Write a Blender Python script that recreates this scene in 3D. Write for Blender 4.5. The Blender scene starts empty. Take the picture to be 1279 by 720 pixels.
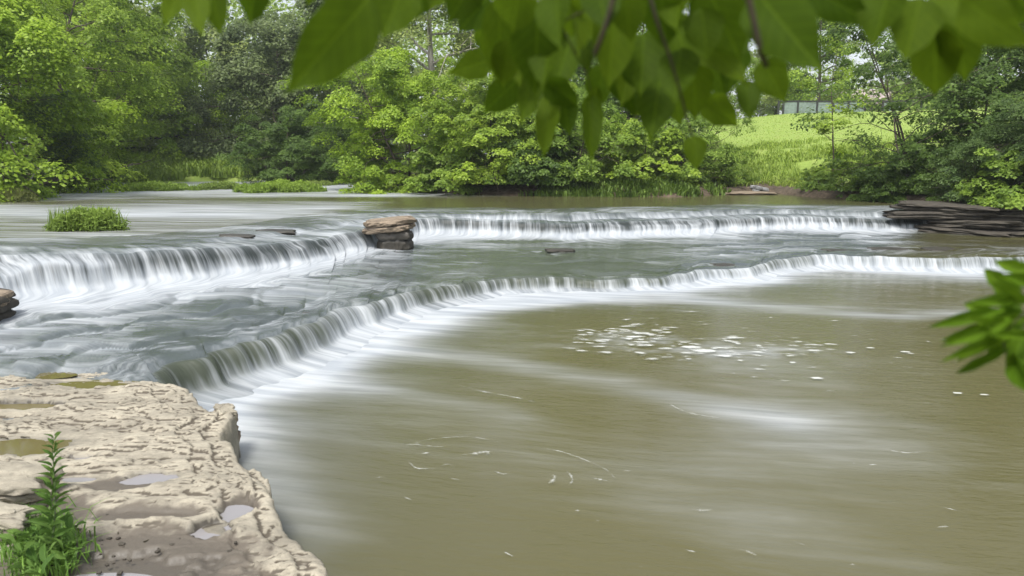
import bpy, math, random
import numpy as np
from mathutils import Vector, Matrix

# ------------------------------------------------------------------ camera, sky, sun
S = bpy.context.scene
COL = S.collection
FPX, HOR, CAMZ = 930.0, 198.0, 2.8
PITCH = math.atan((360 - HOR) / FPX)
cam = bpy.data.cameras.new('camera')
cam.sensor_width = 36.0
cam.lens = FPX * 36.0 / 1279.0
cam.clip_start, cam.clip_end = 0.05, 2000
cam.dof.use_dof = True
cam.dof.focus_distance = 14.0
cam.dof.aperture_fstop = 3.3
co = bpy.data.objects.new('camera', cam)
co.location = (0, 0, CAMZ)
co.rotation_euler = (math.pi / 2 - PITCH, 0, 0)
COL.objects.link(co)
S.camera = co

SUN_EL, SUN_AZ = 62.0, 200.0      # azimuth the light comes FROM, degrees clockwise from +Y
w = bpy.data.worlds.new('World'); S.world = w; w.use_nodes = True
nt = w.node_tree; nt.nodes.clear()
sky = nt.nodes.new('ShaderNodeTexSky'); sky.sky_type = 'NISHITA'; sky.sun_disc = False
sky.sun_elevation = math.radians(SUN_EL); sky.sun_rotation = math.radians(SUN_AZ)
sky.air_density = 1.0; sky.dust_density = 3.0; sky.ozone_density = 1.0
bw = nt.nodes.new('ShaderNodeRGBToBW')
mx = nt.nodes.new('ShaderNodeMix'); mx.data_type = 'RGBA'; mx.inputs[0].default_value = 0.72
bg = nt.nodes.new('ShaderNodeBackground'); bg.inputs[1].default_value = 0.15
wo = nt.nodes.new('ShaderNodeOutputWorld')
nt.links.new(sky.outputs[0], bw.inputs[0])
nt.links.new(sky.outputs[0], mx.inputs[6]); nt.links.new(bw.outputs[0], mx.inputs[7])
nt.links.new(mx.outputs[2], bg.inputs[0]); nt.links.new(bg.outputs[0], wo.inputs[0])
sd = bpy.data.lights.new('sun', 'SUN'); sd.energy = 1.5; sd.angle = math.radians(14); sd.color = (1, .96, .9)
so = bpy.data.objects.new('sun', sd); COL.objects.link(so)
_a, _e = math.radians(SUN_AZ), math.radians(SUN_EL)
sdir = Vector((math.sin(_a) * math.cos(_e), math.cos(_a) * math.cos(_e), math.sin(_e)))
so.rotation_euler = sdir.to_track_quat('Z', 'Y').to_euler()
S.view_settings.view_transform = 'Standard'
S.view_settings.look = 'None'
S.view_settings.exposure = 1.05
S.view_settings.gamma = 1.0
S.cycles.use_denoising = True
S.cycles.max_bounces = 6
S.cycles.diffuse_bounces = 3
S.cycles.glossy_bounces = 2
S.cycles.transmission_bounces = 3
S.cycles.transparent_max_bounces = 8
S.cycles.caustics_reflective = False
S.cycles.caustics_refractive = False

# ------------------------------------------------------------------ helpers
cP, sP = math.cos(PITCH), math.sin(PITCH)
def ray(px, py):
    u, v = (px - 639.5) / FPX, (360 - py) / FPX
    return np.array([u, cP + v * sP, -sP + v * cP])
def at(px, py, z=0.0):
    d = ray(px, py); t = (z - CAMZ) / d[2]
    return np.array([d[0] * t, d[1] * t, z])
def at_y(px, py, Y):
    d = ray(px, py); t = Y / d[1]
    return np.array([d[0] * t, Y, CAMZ + d[2] * t])
def at_d(px, py, dist):
    d = ray(px, py); d = d / np.linalg.norm(d)
    return np.array([0, 0, CAMZ]) + d * dist

def _hash(ix, iy, seed):
    h = (ix.astype(np.int64) * 374761393 + iy.astype(np.int64) * 668265263 + seed * 982451653) & 0x7fffffff
    h = ((h ^ (h >> 13)) * 1274126177) & 0x7fffffff
    h = h ^ (h >> 16)
    return (h & 0xffff) / 65535.0
def vnoise(x, y, seed=0):
    x = np.asarray(x, float); y = np.asarray(y, float)
    ix = np.floor(x); iy = np.floor(y); fx = x - ix; fy = y - iy
    ux = fx * fx * fx * (fx * (fx * 6 - 15) + 10); uy = fy * fy * fy * (fy * (fy * 6 - 15) + 10)
    a = _hash(ix, iy, seed); b = _hash(ix + 1, iy, seed); c = _hash(ix, iy + 1, seed); d = _hash(ix + 1, iy + 1, seed)
    return (a * (1 - ux) + b * ux) * (1 - uy) + (c * (1 - ux) + d * ux) * uy
def fbm(x, y, seed=0, oct=4, gain=.5):
    s = 0; a = 1; t = 0
    for k in range(oct):
        s = s + a * vnoise(x * 2 ** k + 17.3 * k, y * 2 ** k + 9.1 * k, seed + k); t += a; a *= gain
    return s / t - .5      # about -0.5..0.5
def sstep(a, b, x):
    t = np.clip((np.asarray(x, float) - a) / (b - a), 0, 1); return t * t * (3 - 2 * t)
def gsm(a, sig):
    n = int(3 * sig) + 1; k = np.exp(-.5 * (np.arange(-n, n + 1) / sig) ** 2); k /= k.sum()
    return np.convolve(np.pad(a, n, mode='edge'), k, mode='valid')
def poly_sd(X, Y, P):
    """signed distance, positive inside"""
    P = np.asarray(P, float)[:, :2]; n = len(P)
    best = np.full(X.shape, 1e9); ins = np.zeros(X.shape, bool)
    for i in range(n):
        a, b = P[i], P[(i + 1) % n]; e = b - a; L = (e ** 2).sum() + 1e-12
        t = np.clip(((X - a[0]) * e[0] + (Y - a[1]) * e[1]) / L, 0, 1)
        best = np.minimum(best, (X - a[0] - t * e[0]) ** 2 + (Y - a[1] - t * e[1]) ** 2)
        c = (a[1] > Y) != (b[1] > Y)
        with np.errstate(divide='ignore', invalid='ignore'):
            xi = a[0] + (Y - a[1]) * e[0] / (e[1] if abs(e[1]) > 1e-12 else 1e-12)
        ins ^= c & (X < xi)
    d = np.sqrt(best); return np.where(ins, d, -d)
def line_d(X, Y, P):
    P = np.asarray(P, float)[:, :2]; best = np.full(X.shape, 1e9)
    for i in range(len(P) - 1):
        a, b = P[i], P[i + 1]; e = b - a; L = (e ** 2).sum() + 1e-12
        t = np.clip(((X - a[0]) * e[0] + (Y - a[1]) * e[1]) / L, 0, 1)
        best = np.minimum(best, (X - a[0] - t * e[0]) ** 2 + (Y - a[1] - t * e[1]) ** 2)
    return np.sqrt(best)

def mesh_np(name, V, F, mat=None, smooth=False, attrs=None, uv=None):
    m = bpy.data.meshes.new(name)
    V = np.asarray(V, np.float32)
    if isinstance(F, np.ndarray):
        k = F.shape[1]; nf = len(F)
        m.vertices.add(len(V)); m.vertices.foreach_set('co', V.ravel())
        m.loops.add(nf * k); m.loops.foreach_set('vertex_index', F.astype(np.int32).ravel())
        m.polygons.add(nf); m.polygons.foreach_set('loop_start', np.arange(0, nf * k, k, dtype=np.int32))
        m.polygons.foreach_set('loop_total', np.full(nf, k, dtype=np.int32))
        m.update(calc_edges=True)
    else:
        m.from_pydata([tuple(v) for v in V], [], F)
    if smooth: m.polygons.foreach_set('use_smooth', np.ones(len(m.polygons), bool))
    for n, a in (attrs or {}).items():
        a = np.asarray(a, np.float32)
        if a.ndim == 1:
            at_ = m.attributes.new(n, 'FLOAT', 'POINT'); at_.data.foreach_set('value', a)
        else:
            at_ = m.attributes.new(n, 'FLOAT_VECTOR', 'POINT'); at_.data.foreach_set('vector', a.ravel())
    if mat: m.materials.append(mat)
    m.validate(); m.update()
    return m
def grid_faces(nr, nc):
    i = np.arange(nr - 1)[:, None] * nc + np.arange(nc - 1)[None, :]
    return np.stack([i, i + 1, i + nc + 1, i + nc], -1).reshape(-1, 4)
def link(name, mesh, parent=None, **p):
    o = bpy.data.objects.new(name, mesh); COL.objects.link(o)
    if parent is not None: o.parent = parent
    for k, v in p.items():
        if v is not None: o[k] = v
    return o
def thing(name, label, cat, loc=(0, 0, 0), group=None):
    o = bpy.data.objects.new(name, None); COL.objects.link(o); o.location = loc
    o.empty_display_size = .3
    o['label'] = label; o['category'] = cat
    if group: o['group'] = group
    return o

# ------------------------------------------------------------------ materials
class NT:
    def __init__(s, name):
        s.m = bpy.data.materials.new(name); s.m.use_nodes = True; s.t = s.m.node_tree; s.t.nodes.clear()
        s.out = s.t.nodes.new('ShaderNodeOutputMaterial')
    def n(s, typ, **kw):
        nd = s.t.nodes.new('ShaderNode' + typ)
        for k, v in kw.items():
            if k.startswith('i_'):
                key = k[2:]; key = int(key) if key.isdigit() else key.replace('_', ' ')
                s.set(nd.inputs[key], v)
            else: setattr(nd, k, v)
        return nd
    def set(s, inp, v):
        if isinstance(v, bpy.types.NodeSocket): s.t.links.new(v, inp)
        elif isinstance(v, bpy.types.Node): s.t.links.new(v.outputs[0], inp)
        else:
            if inp.type == 'RGBA' and len(v) == 3: v = (*v, 1)
            inp.default_value = v
    def math(s, op, a, b=0.0, c=0.0, clamp=False):
        nd = s.t.nodes.new('ShaderNodeMath'); nd.operation = op; nd.use_clamp = clamp
        s.set(nd.inputs[0], a); s.set(nd.inputs[1], b); s.set(nd.inputs[2], c); return nd.outputs[0]
    def mix(s, f, a, b):
        nd = s.t.nodes.new('ShaderNodeMix'); nd.data_type = 'RGBA'
        s.set(nd.inputs[0], f); s.set(nd.inputs[6], a); s.set(nd.inputs[7], b); return nd.outputs[2]
    def ramp(s, f, lo, hi, to0=0.0, to1=1.0):
        nd = s.t.nodes.new('ShaderNodeMapRange'); nd.interpolation_type = 'SMOOTHSTEP'
        s.set(nd.inputs[0], f); s.set(nd.inputs[1], lo); s.set(nd.inputs[2], hi); s.set(nd.inputs[3], to0); s.set(nd.inputs[4], to1)
        return nd.outputs[0]
    def attr(s, name, vec=False):
        nd = s.t.nodes.new('ShaderNodeAttribute'); nd.attribute_name = name
        return nd.outputs['Vector'] if vec else nd.outputs['Fac']
    def noise(s, vec, scale=1.0, detail=4.0, rough=.5, dist=0.0, mp=None):
        if mp is not None:
            mm = s.t.nodes.new('ShaderNodeMapping'); s.set(mm.inputs['Vector'], vec); mm.inputs['Scale'].default_value = mp; vec = mm.outputs[0]
        nd = s.t.nodes.new('ShaderNodeTexNoise'); s.set(nd.inputs['Vector'], vec)
        nd.inputs['Scale'].default_value = scale; nd.inputs['Detail'].default_value = detail
        nd.inputs['Roughness'].default_value = rough; nd.inputs['Distortion'].default_value = dist
        return nd.outputs['Fac']
    def bump(s, h, strength, dist, normal=None):
        nd = s.t.nodes.new('ShaderNodeBump'); nd.inputs['Strength'].default_value = strength; nd.inputs['Distance'].default_value = dist
        s.set(nd.inputs['Height'], h)
        if normal: s.set(nd.inputs['Normal'], normal)
        return nd.outputs[0]
    def geo(s): return s.t.nodes.new('ShaderNodeNewGeometry').outputs['Position']
    def done(s, shader): s.t.links.new(shader if isinstance(shader, bpy.types.NodeSocket) else shader.outputs[0], s.out.inputs[0]); return s.m

def mat_water(name):
    """attributes: flow (u across the current, v along it, in metres), foam (also paints sky sheen on calm water), strand, tint"""
    k = NT(name)
    fl = k.attr('flow', True); foam = k.attr('foam'); strand = k.attr('strand'); tint = k.attr('tint', True)
    n1 = k.noise(fl, 1, 3, .55, .3, (5.5, .5, 1))
    n2 = k.noise(fl, 1, 2, .5, .0, (21, .7, 1))
    n4 = k.noise(fl, 1, 3, .6, .3, (16, 3.2, 1))
    n3 = k.noise(fl, 1, 4, .55, .4, (1.6, .45, 1))
    st = k.math('ADD', k.math('MULTIPLY', n1, .6), k.math('MULTIPLY', n2, .4))
    cal = k.math('ADD', k.math('MULTIPLY', n3, .62), k.math('MULTIPLY', n1, .38))
    fac = k.mix(strand, cal, st)
    dev = k.math('SUBTRACT', fac, .5)
    amp = k.math('ADD', k.math('MULTIPLY', strand, 1.6), 1.35)
    f = k.math('ADD', foam, k.math('MULTIPLY', dev, amp))
    f = k.ramp(f, .02, 1.25, 0, .96)
    body = k.n('BsdfPrincipled', i_Base_Color=tint, i_IOR=1.33)
    k.set(body.inputs['Roughness'], k.math('ADD', k.math('MULTIPLY', k.math('MAXIMUM', strand, 0.0), .3), .15))
    h = k.math('ADD', k.math('ADD', k.math('MULTIPLY', n3, 1.0), k.math('MULTIPLY', n4, .42)), k.math('MULTIPLY', n1, k.math('ADD', k.math('MULTIPLY', strand, .4), .2)))
    bp = k.bump(h, .38, .05)
    k.set(body.inputs['Normal'], bp)
    wc = k.mix(k.ramp(n1, .3, .7), (.33, .36, .39), (.50, .525, .54))
    white = k.n('BsdfPrincipled', i_Base_Color=wc, i_Roughness=.75, i_Normal=bp)
    white.inputs['Specular IOR Level'].default_value = .08
    white.inputs['Subsurface Weight'].default_value = 0
    ms = k.n('MixShader', i_0=f, i_1=body, i_2=white)
    return k.done(ms)
def mat_leaf(name, base=(.1, .2, .03), trans=.35, rough=.5):
    k = NT(name)
    oc = k.n('ObjectInfo').outputs['Color']; t = k.attr('tint')
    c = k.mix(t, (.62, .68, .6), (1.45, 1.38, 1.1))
    mul = k.n('Mix', data_type='RGBA', blend_type='MULTIPLY'); mul.inputs[0].default_value = 1
    k.set(mul.inputs[6], oc); k.set(mul.inputs[7], c)
    col = mul.outputs[2]
    d = k.n('BsdfPrincipled', i_Base_Color=col, i_Roughness=rough); d.inputs['Specular IOR Level'].default_value = .35
    tr = k.n('BsdfTranslucent', i_Color=col)
    return k.done(k.n('MixShader', i_0=trans, i_1=d, i_2=tr))
def mat_simple(name, c, rough=.8, var=.25, scale=6, bump=.3, bd=.02, c2=None, mp=(1, 1, 1)):
    k = NT(name); g = k.n('TexCoord').outputs['Object']
    n = k.noise(g, scale, 6, .6, .2, mp)
    n2 = k.noise(g, scale * 5, 4, .6, 0, mp)
    a = tuple(x * (1 - var) for x in c); b = c2 or tuple(min(1, x * (1 + var)) for x in c)
    col = k.mix(k.ramp(n, .35, .65), a, b)
    p = k.n('BsdfPrincipled', i_Base_Color=col, i_Roughness=rough, i_Normal=k.bump(k.math('ADD', n, k.math('MULTIPLY', n2, .4)), bump, bd))
    return k.done(p)
def mat_rock(name, light, dark, mudc=None, strata=True):
    k = NT(name); g = k.geo()
    cav = k.attr('cav'); mud = k.attr('mud'); wet = k.attr('wet')
    n = k.noise(g, 1, 6, .62, .5, (3.2, 4.5, 6)); n2 = k.noise(g, 1, 5, .65, .8, (14, 26, 30)); n3 = k.noise(g, 90, 3, .6)
    col = k.mix(k.ramp(n, .36, .66), tuple(x * .68 for x in light), light)
    col = k.mix(k.ramp(n2, .52, .68, 0, .5), col, tuple(x * 1.18 for x in light))
    col = k.mix(k.ramp(n2, .46, .32, 0, .6), col, tuple(x * .5 for x in light))
    big = k.noise(g, 1.3, 4, .6, .6); col = k.mix(k.ramp(big, .46, .66, 0, .65), col, tuple(x * .5 for x in light))
    grit = k.noise(g, 160, 2, .5); col = k.mix(k.ramp(grit, .58, .72, 0, .45), col, dark)
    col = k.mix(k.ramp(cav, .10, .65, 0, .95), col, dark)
    if mudc:
        mn = k.noise(g, 7, 5, .6)
        mf = k.ramp(k.math('ADD', mud, k.math('MULTIPLY', k.math('SUBTRACT', mn, .5), .9)), .35, .62)
        col = k.mix(mf, col, mudc)
    col = k.mix(k.math('MULTIPLY', wet, .55), col, (.03, .03, .025))
    ro = k.math('SUBTRACT', .82, k.math('MULTIPLY', wet, .5))
    h = k.math('ADD', k.math('MULTIPLY', n2, 1), k.math('MULTIPLY', n3, .25))
    return k.done(k.n('BsdfPrincipled', i_Base_Color=col, i_Roughness=ro, i_Normal=k.bump(h, .4, .015)))

M_WATER = mat_water('water')
M_LEAF = mat_leaf('leaf_green', trans=.45)
M_BIGLEAF = None
M_BARK = mat_simple('bark', (.085, .068, .05), .9, .45, 7, .6, .03, None, (1, 1, .25))
M_PALEBARK = mat_simple('pale_bark', (.30, .28, .24), .85, .4, 6, .4, .02, None, (1, 1, .3))
M_GRASS = mat_leaf('grass_blade', trans=.3, rough=.6)
M_SLAB = mat_rock('limestone', (.41, .37, .285), (.085, .07, .05), (.14, .118, .09))
M_ROCKB = mat_rock('brown_rock', (.30, .235, .165), (.045, .035, .028), None)
M_ROCKD = mat_rock('dark_rock', (.075, .064, .048), (.015, .013, .010), None)

# ------------------------------------------------------------------ falls and river water
UP = [(-420, 372, 1.14, .50), (-160, 335, 1.14, .50), (0, 318, 1.14, .5), (117, 314, 1.14, .5), (200, 311, 1.1, .5), (254, 308, 1.07, .5), (330, 303, 1.0, .49),
      (406, 297, .95, .48), (450, 286, .97, .48), (480, 278, .98, .48), (520, 272, .98, .48), (595, 274, .92, .48), (693, 279, .84, .48), (790, 275, .86, .48),
      (849, 274, .86, .48), (986, 270, .86, .47), (1122, 273, .84, .47), (1230, 276, .8, .47), (1450, 280, .8, .47)]
LO = [(60, 585, .40), (150, 500, .42), (219, 458, .42), (285, 437, .42), (352, 415, .44), (385, 398, .44), (410, 387, .42), (478, 370, .38), (537, 357, .33),
      (619, 347, .29), (693, 345, .27), (752, 347, .24), (822, 346, .23), (873, 337, .25), (928, 334, .24), (978, 323, .29), (1025, 316, .32), (1068, 319, .315),
      (1161, 320, .34), (1247, 320, .34), (1500, 323, .34)]
PAIR = [(-420, 60), (-160, 100), (0, 160), (117, 225), (254, 300), (406, 400), (520, 490), (693, 640), (849, 800), (986, 950), (1122, 1080), (1230, 1200), (1450, 1500)]
NC = 1150
pu = np.array(PAIR, float)
def plan(tab, pxs):
    tab = np.array(tab, float)
    zz = np.interp(pxs, tab[:, 0], tab[:, 2]); py = np.interp(pxs, tab[:, 0], tab[:, 1])
    P = np.array([at(a, b, c) for a, b, c in zip(pxs, py, zz)])
    zb = np.interp(pxs, tab[:, 0], tab[:, 3]) if tab.shape[1] > 3 else np.zeros_like(zz)
    return P, zb
# columns evenly spaced (mostly) along the upper edge
pxf = np.linspace(-420, 1450, 4000); Pf, _ = plan(UP, pxf)
sl = np.concatenate([[0], np.cumsum(np.hypot(*(np.diff(Pf[:, :2], axis=0).T)))])
sc_ = np.linspace(0, sl[-1], NC); pxU = np.interp(sc_, sl, pxf)
pxL = np.interp(pxU, pu[:, 0], pu[:, 1])
PU, ZUB = plan(UP, pxU); PL, _ = plan(LO, pxL)
def sm_line(P, s1):
    return np.stack([gsm(P[:, i], s1) for i in range(3)], 1)
PU = sm_line(PU, 7); PL = sm_line(PL, 5)
def normals(P, sig):
    Q = sm_line(P, sig); T = np.gradient(Q[:, :2], axis=0); N = np.stack([T[:, 1], -T[:, 0]], 1)
    return N / np.linalg.norm(N, axis=1)[:, None]
NU = normals(PU, 45); NL = normals(PL, 30)
sU = np.concatenate([[0], np.cumsum(np.hypot(*(np.diff(PU[:, :2], axis=0).T)))])
sL = np.concatenate([[0], np.cumsum(np.hypot(*(np.diff(PL[:, :2], axis=0).T)))])
def jag(s, seed, a=1):
    return a * (.50 * fbm(s * .7, s * 0 + 3, seed, 3) + .24 * fbm(s * 3.1, s * 0 + 7, seed + 5, 2))
jU = jag(sU, 3); jL = jag(sL, 9, .85)
PU[:, :2] += NU * jU[:, None]; PL[:, :2] += NL * jL[:, None]
PU[:, 2] += .05 * fbm(sU * 1.7, sU * 0, 21, 3); PL[:, 2] += .11 * fbm(sL * 1.1, sL * 0, 22, 4)

rows = []; frows = []; srows = []; vrows = []; trows = []
GREEN = np.array([.075, .088, .062]); GREY = np.array([.068, .082, .080]); RIVER = np.array([.092, .088, .040]); MOSS = np.array([.035, .05, .022]); POOLC = np.array([.103, .095, .040])
def add_row(P, foam, strand, tint):
    rows.append(P); frows.append(np.broadcast_to(foam, (NC,)).copy()); srows.append(np.broadcast_to(strand, (NC,)).copy())
    t = np.broadcast_to(tint, (NC, 3)).copy(); trows.append(t)
px_c = pxU
ZR = 1.09
# 1 upstream
far = np.stack([np.interp(px_c, [-420, 1450], [-95, 120]), np.full(NC, 110.0)], 1)
near = PU[:, :2] - NU * 3.0
ds = 3 + (85) * (np.linspace(1, 0, 75)[:-1] ** 2.2)
wleft = sstep(620, 420, px_c)
for d in ds:
    q = (d - 3) / 85
    xy = near * (1 - q) + far * q
    z = np.full(NC, ZR) + .01 * fbm(xy[:, 0] * .8, xy[:, 1] * .8, 5, 3) * 2
    P = np.column_stack([xy, z])
    # smooth brown glides and pale riffles; foam value also paints sky reflection
    rif = fbm(xy[:, 0] * .10 + 3, xy[:, 1] * .34, 31, 3) * 1.3
    base = .60 * wleft + .14 + rif * (.35 + .45 * wleft)
    riffle = .62 * np.exp(-((xy[:, 1] - 45) / 3.5) ** 2) * sstep(4, -6, xy[:, 0]) + .45 * np.exp(-((xy[:, 1] - 57) / 4) ** 2) * sstep(-22, -14, xy[:, 0])
    pool = np.exp(-((xy[:, 1] - 30) / 4.5) ** 2)
    f = base + riffle - .55 * pool * sstep(-30, -10, -np.abs(xy[:, 0])) * 1
    f = f - .25 * sstep(2, 8, xy[:, 0]) * (1 - sstep(19, 26, -xy[:, 1] + 50) * 0)
    add_row(P, np.clip(f, -.3, .9), 0, RIVER)
nseg_flat = len(rows)
dn = 3 * (np.linspace(1, 0, 46)[1:])
step_pos = .9 + .5 * fbm(sU * .35, sU * 0, 41, 3) * 2
for d in dn:
    xy = PU[:, :2] - NU * d
    up = (ZR - PU[:, 2])
    stp = .55 * sstep(-.14, .14, d - step_pos) + .45 * sstep(.1, 2.6, d)
    rough = np.clip(sstep(3, 1.2, d), 0, 1)
    nz = .09 * fbm(xy[:, 0] * 1.3, xy[:, 1] * 2.2, 51, 4) * rough * sstep(0, .3, d)
    edge = .03 * np.exp(-d / .08)
    z = PU[:, 2] + np.maximum(up, .02) * stp + nz - edge
    P = np.column_stack([xy, z])
    onstep = np.exp(-((d - step_pos + .12) / .16) ** 2) * sstep(.06, .16, up)
    f = .26 + .20 * wleft + fbm(xy[:, 0] * .5, xy[:, 1] * 1.4, 61, 3) * 1.0 + .4 * onstep + .18 * np.exp(-d / .3)
    add_row(P, np.clip(f, -.1, 1), .6 * onstep + .35 * sstep(1.4, .0, d), RIVER * .35 * sstep(.5, 3, d) + GREY * (1 - .35 * sstep(.5, 3, d)))
n_up_lip = len(rows)
# 2 upper fall
dropU = PU[:, 2] - ZUB; offU = (.10 + .42 * dropU) * (1 + .55 * sstep(480, 250, pxU)) + .10 * fbm(sU * 1.1, sU * 0, 71, 3)
midU = sstep(.02, .14, fbm(sU * .55, sU * 0 + 4, 73, 3)) * .16 + .60 * sstep(160, 60, pxU)
mqU = .45 - .12 * sstep(160, 60, pxU) + .5 * fbm(sU * .8, sU * 0 + 9, 74, 2)
NF = 16
for i in range(1, NF + 1):
    q = i / NF
    strandz = .05 * fbm(sU * 5.5, q * .8 + sU * 0, 81, 3) * math.sin(q * 2.6)
    xy = PU[:, :2] + NU * (offU * (q ** .62) + strandz + midU * sstep(-.12, .12, q - mqU))[:, None]
    z = PU[:, 2] - dropU * .84 * (q ** 1.4) - .02
    col = (GREY * (1 - q * .3) + MOSS * q * .3) * (1 - .5 * sstep(0, .3, q))
    thin = fbm(sU * .33, sU * 0 + 2, 91, 3)
    f = .40 + .85 * thin + .46 * sstep(.35, 1, q) + .25 * sstep(.8, 1, q) + .35 * np.exp(-((q - mqU - .1) / .12) ** 2) * np.minimum(midU * 5, 1) - .10 * sstep(.25, .5, q) * sstep(.75, .5, q) * sstep(90, 180, pxU)
    add_row(np.column_stack([xy, z]), np.clip(f, 0, 1.3), 1 - .6 * sstep(.7, 1, q), col)
# 3 shelf
B1 = rows[-1].copy(); q0 = B1[:, :2]
lipup = PL[:, :2]
NS = 90
width = np.hypot(*(lipup - q0).T)
for i in range(1, NS + 1):
    q = i / NS
    xy = q0 * (1 - q) + lipup * q
    d = q * width; dl = (1 - q) * width
    tq = q * np.clip(width / 1.6, 2, 4) + 1.3 * fbm(xy[:, 0] * .40, xy[:, 1] * .7, 151, 3); ft = tq - np.floor(tq)
    stepm = sstep(0, .5, d) * sstep(0, .5, dl) * (.25 + .75 * sstep(-.2, .15, fbm(xy[:, 0] * .3 + 8, xy[:, 1] * .3, 153, 2)))
    z = (ZUB) * (1 - q) + PL[:, 2] * q + stepm * .055 * (ft * sstep(1, .78, ft) - .4)
    brk = stepm * sstep(.80, .92, ft) * sstep(1.0, .97, ft); aft = stepm * np.exp(-ft / .16)
    nz = .042 * fbm(xy[:, 0] * .8, xy[:, 1] * 1.3, 101, 4) * sstep(0, .6, d) * sstep(0, .35, dl)
    # low broken rock steps showing through on the left
    led = sstep(.0, .035, fbm(xy[:, 0] * .45 + 5, xy[:, 1] * .8, 111, 3)) * .05 * sstep(.8, 1.6, d) * sstep(.1, .5, dl)
    z = z + .16 * dropU * np.exp(-d / .22) * (1 - sstep(.7, 1.2, d)) + nz + led * sstep(-2.5, -4.5, xy[:, 0]) + .05 * np.exp(-(d / .35) ** 2) * (1 + 2 * fbm(sU * 1.2, sU * 0, 5, 2))
    z = z - .02 * np.exp(-dl / .08)
    lng = .7 + 1.2 * sstep(700, 300, px_c) + .7 * fbm(sU * .25, sU * 0, 121, 2) * 2
    rocks = fbm(xy[:, 0] * .8 + 40 + 1.1 * fbm(xy[:, 0] * 1.6, xy[:, 1] * 1.6, 133, 3), xy[:, 1] * 1.9 + xy[:, 0] * .25, 131, 5, .6)
    f = (.92 + .5 * fbm(xy[:, 0] * 1.1, xy[:, 1] * 1.1, 143, 3)) * np.exp(-(d / lng) ** 1.6) + .25 + .04 * sstep(650, 350, px_c) + .60 * fbm(xy[:, 0] * .35, xy[:, 1] * .7, 141, 3) + .1 * sstep(700, 300, px_c)
    f += .55 * aft * (.6 + 1.2 * fbm(sU * .9, sU * 0, 155, 3)) - .22 * brk + .14 * np.exp(-(d / 2.6) ** 2)
    f -= .50 * sstep(-.02, .26, rocks) * sstep(1.0, 2.2, d)
    f -= .25 * sstep(600, 700, px_c) * sstep(900, 800, px_c) * sstep(.8, 1.8, d)
    gm = sstep(500, 600, px_c) * sstep(960, 820, px_c)
    tint = GREY[None] * (1 - gm[:, None] * .8) + GREEN[None] * gm[:, None] * .8
    mossy = (sstep(.1, .3, rocks) * sstep(2.5, 1.0, dl))[:, None]
    tint = tint * (1 - .5 * mossy) + MOSS * .5 * mossy
    # the shelf turns brown and calm at the right bank
    br = sstep(1100, 1180, px_c)[:, None]; tint = tint * (1 - br) + RIVER * .7 * br; f = f - 0.75 * br[:, 0] * np.exp(-(d / 3.0) ** 2)
    add_row(np.column_stack([xy, z]), np.clip(f, -.2, 1.25), .35 * np.exp(-(dl / .3)), tint)
n_lo_lip = len(rows)
dropL = PL[:, 2] + .03; offL = .07 + .45 * dropL + .04 * fbm(sL * 2, sL * 0, 72, 2)
for i in range(1, NF + 1):
    q = i / NF
    strandz = .05 * fbm(sL * 4, q * .8 + sL * 0, 82, 3) * math.sin(q * 2.6)
    xy = PL[:, :2] + NL * (offL * (q ** .62) + strandz)[:, None]
    z = PL[:, 2] - dropL * .80 * (q ** 1.4) - .02
    thin = fbm(sL * .4, sL * 0 + 2, 92, 3)
    f = .50 + (.8 + .4 * sstep(560, 800, pxL)) * thin + .38 * sstep(.4, 1, q) - .12 * sstep(430, 380, pxL)
    add_row(np.column_stack([xy, z]), np.clip(f, 0, 1.3), 1 - .6 * sstep(.7, 1, q), GREEN * .8)
F1 = frows[-1].copy(); E1 = rows[-1].copy()
for i in range(1, 13):
    q = i / 12; d = .75 * q ** 1.3
    xy = E1[:, :2] + NL * d
    z = .20 * dropL * np.exp(-d / .2) - .0 - .06 * sstep(.5, 1, q) + .02 * fbm(xy[:, 0] * 2.2, xy[:, 1] * 2.2, 83, 3) * sstep(0, .2, d)
    add_row(np.column_stack([xy, z]), F1 * (1 - .28 * q) + .30 * sstep(0, .35, q) + .25 * fbm(xy[:, 0] * 1.5, xy[:, 1] * 1.5, 84, 3), .4 * (1 - q), GREY)
BASE = E1.copy()
R = np.stack(rows); FR = np.stack(frows); SR = np.stack(srows); TR = np.stack(trows)
for foot in (n_up_lip + NF, n_lo_lip + NF):      # water leaves the foot of each fall in a soft curve
    a0, a1 = foot - 7, foot + 8
    for _ in range(7):
        R[a0:a1] = .5 * R[a0:a1] + .25 * (R[a0 - 1:a1 - 1] + R[a0 + 1:a1 + 1])
        for Q_ in (FR, SR, TR): Q_[a0:a1] = .5 * Q_[a0:a1] + .25 * (Q_[a0 - 1:a1 - 1] + Q_[a0 + 1:a1 + 1])
seg = np.linalg.norm(np.diff(R, axis=0), axis=2); vv = np.concatenate([np.zeros((1, NC)), np.cumsum(seg, 0)])
vv = vv - vv[nseg_flat][None]
uu = np.broadcast_to(sU[None], vv.shape).copy()
blend = sstep(n_up_lip + NF, n_lo_lip, np.arange(len(rows)))[:, None]
uu = uu * (1 - blend) + (sL + 3.3)[None] * blend
ridx = np.arange(len(rows)); mids = (sstep(n_up_lip + NF + 2, n_up_lip + NF + 26, ridx) * sstep(n_lo_lip - 3, n_lo_lip - 22, ridx))[:, None] * (.35 + .65 * sstep(3, -3, R[:, :, 0]))
wsk = .5 * fbm(R[:, :, 0] * .5, R[:, :, 1] * .5, 161, 3)
uu = uu * (1 - mids * .0) ; cu = R[:, :, 1] * 1.0 + .30 * R[:, :, 0] + wsk; cv = R[:, :, 0] * .8
uu = uu * (1 - mids) + cu * mids; vv = vv * (1 - mids) + cv * mids
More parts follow.
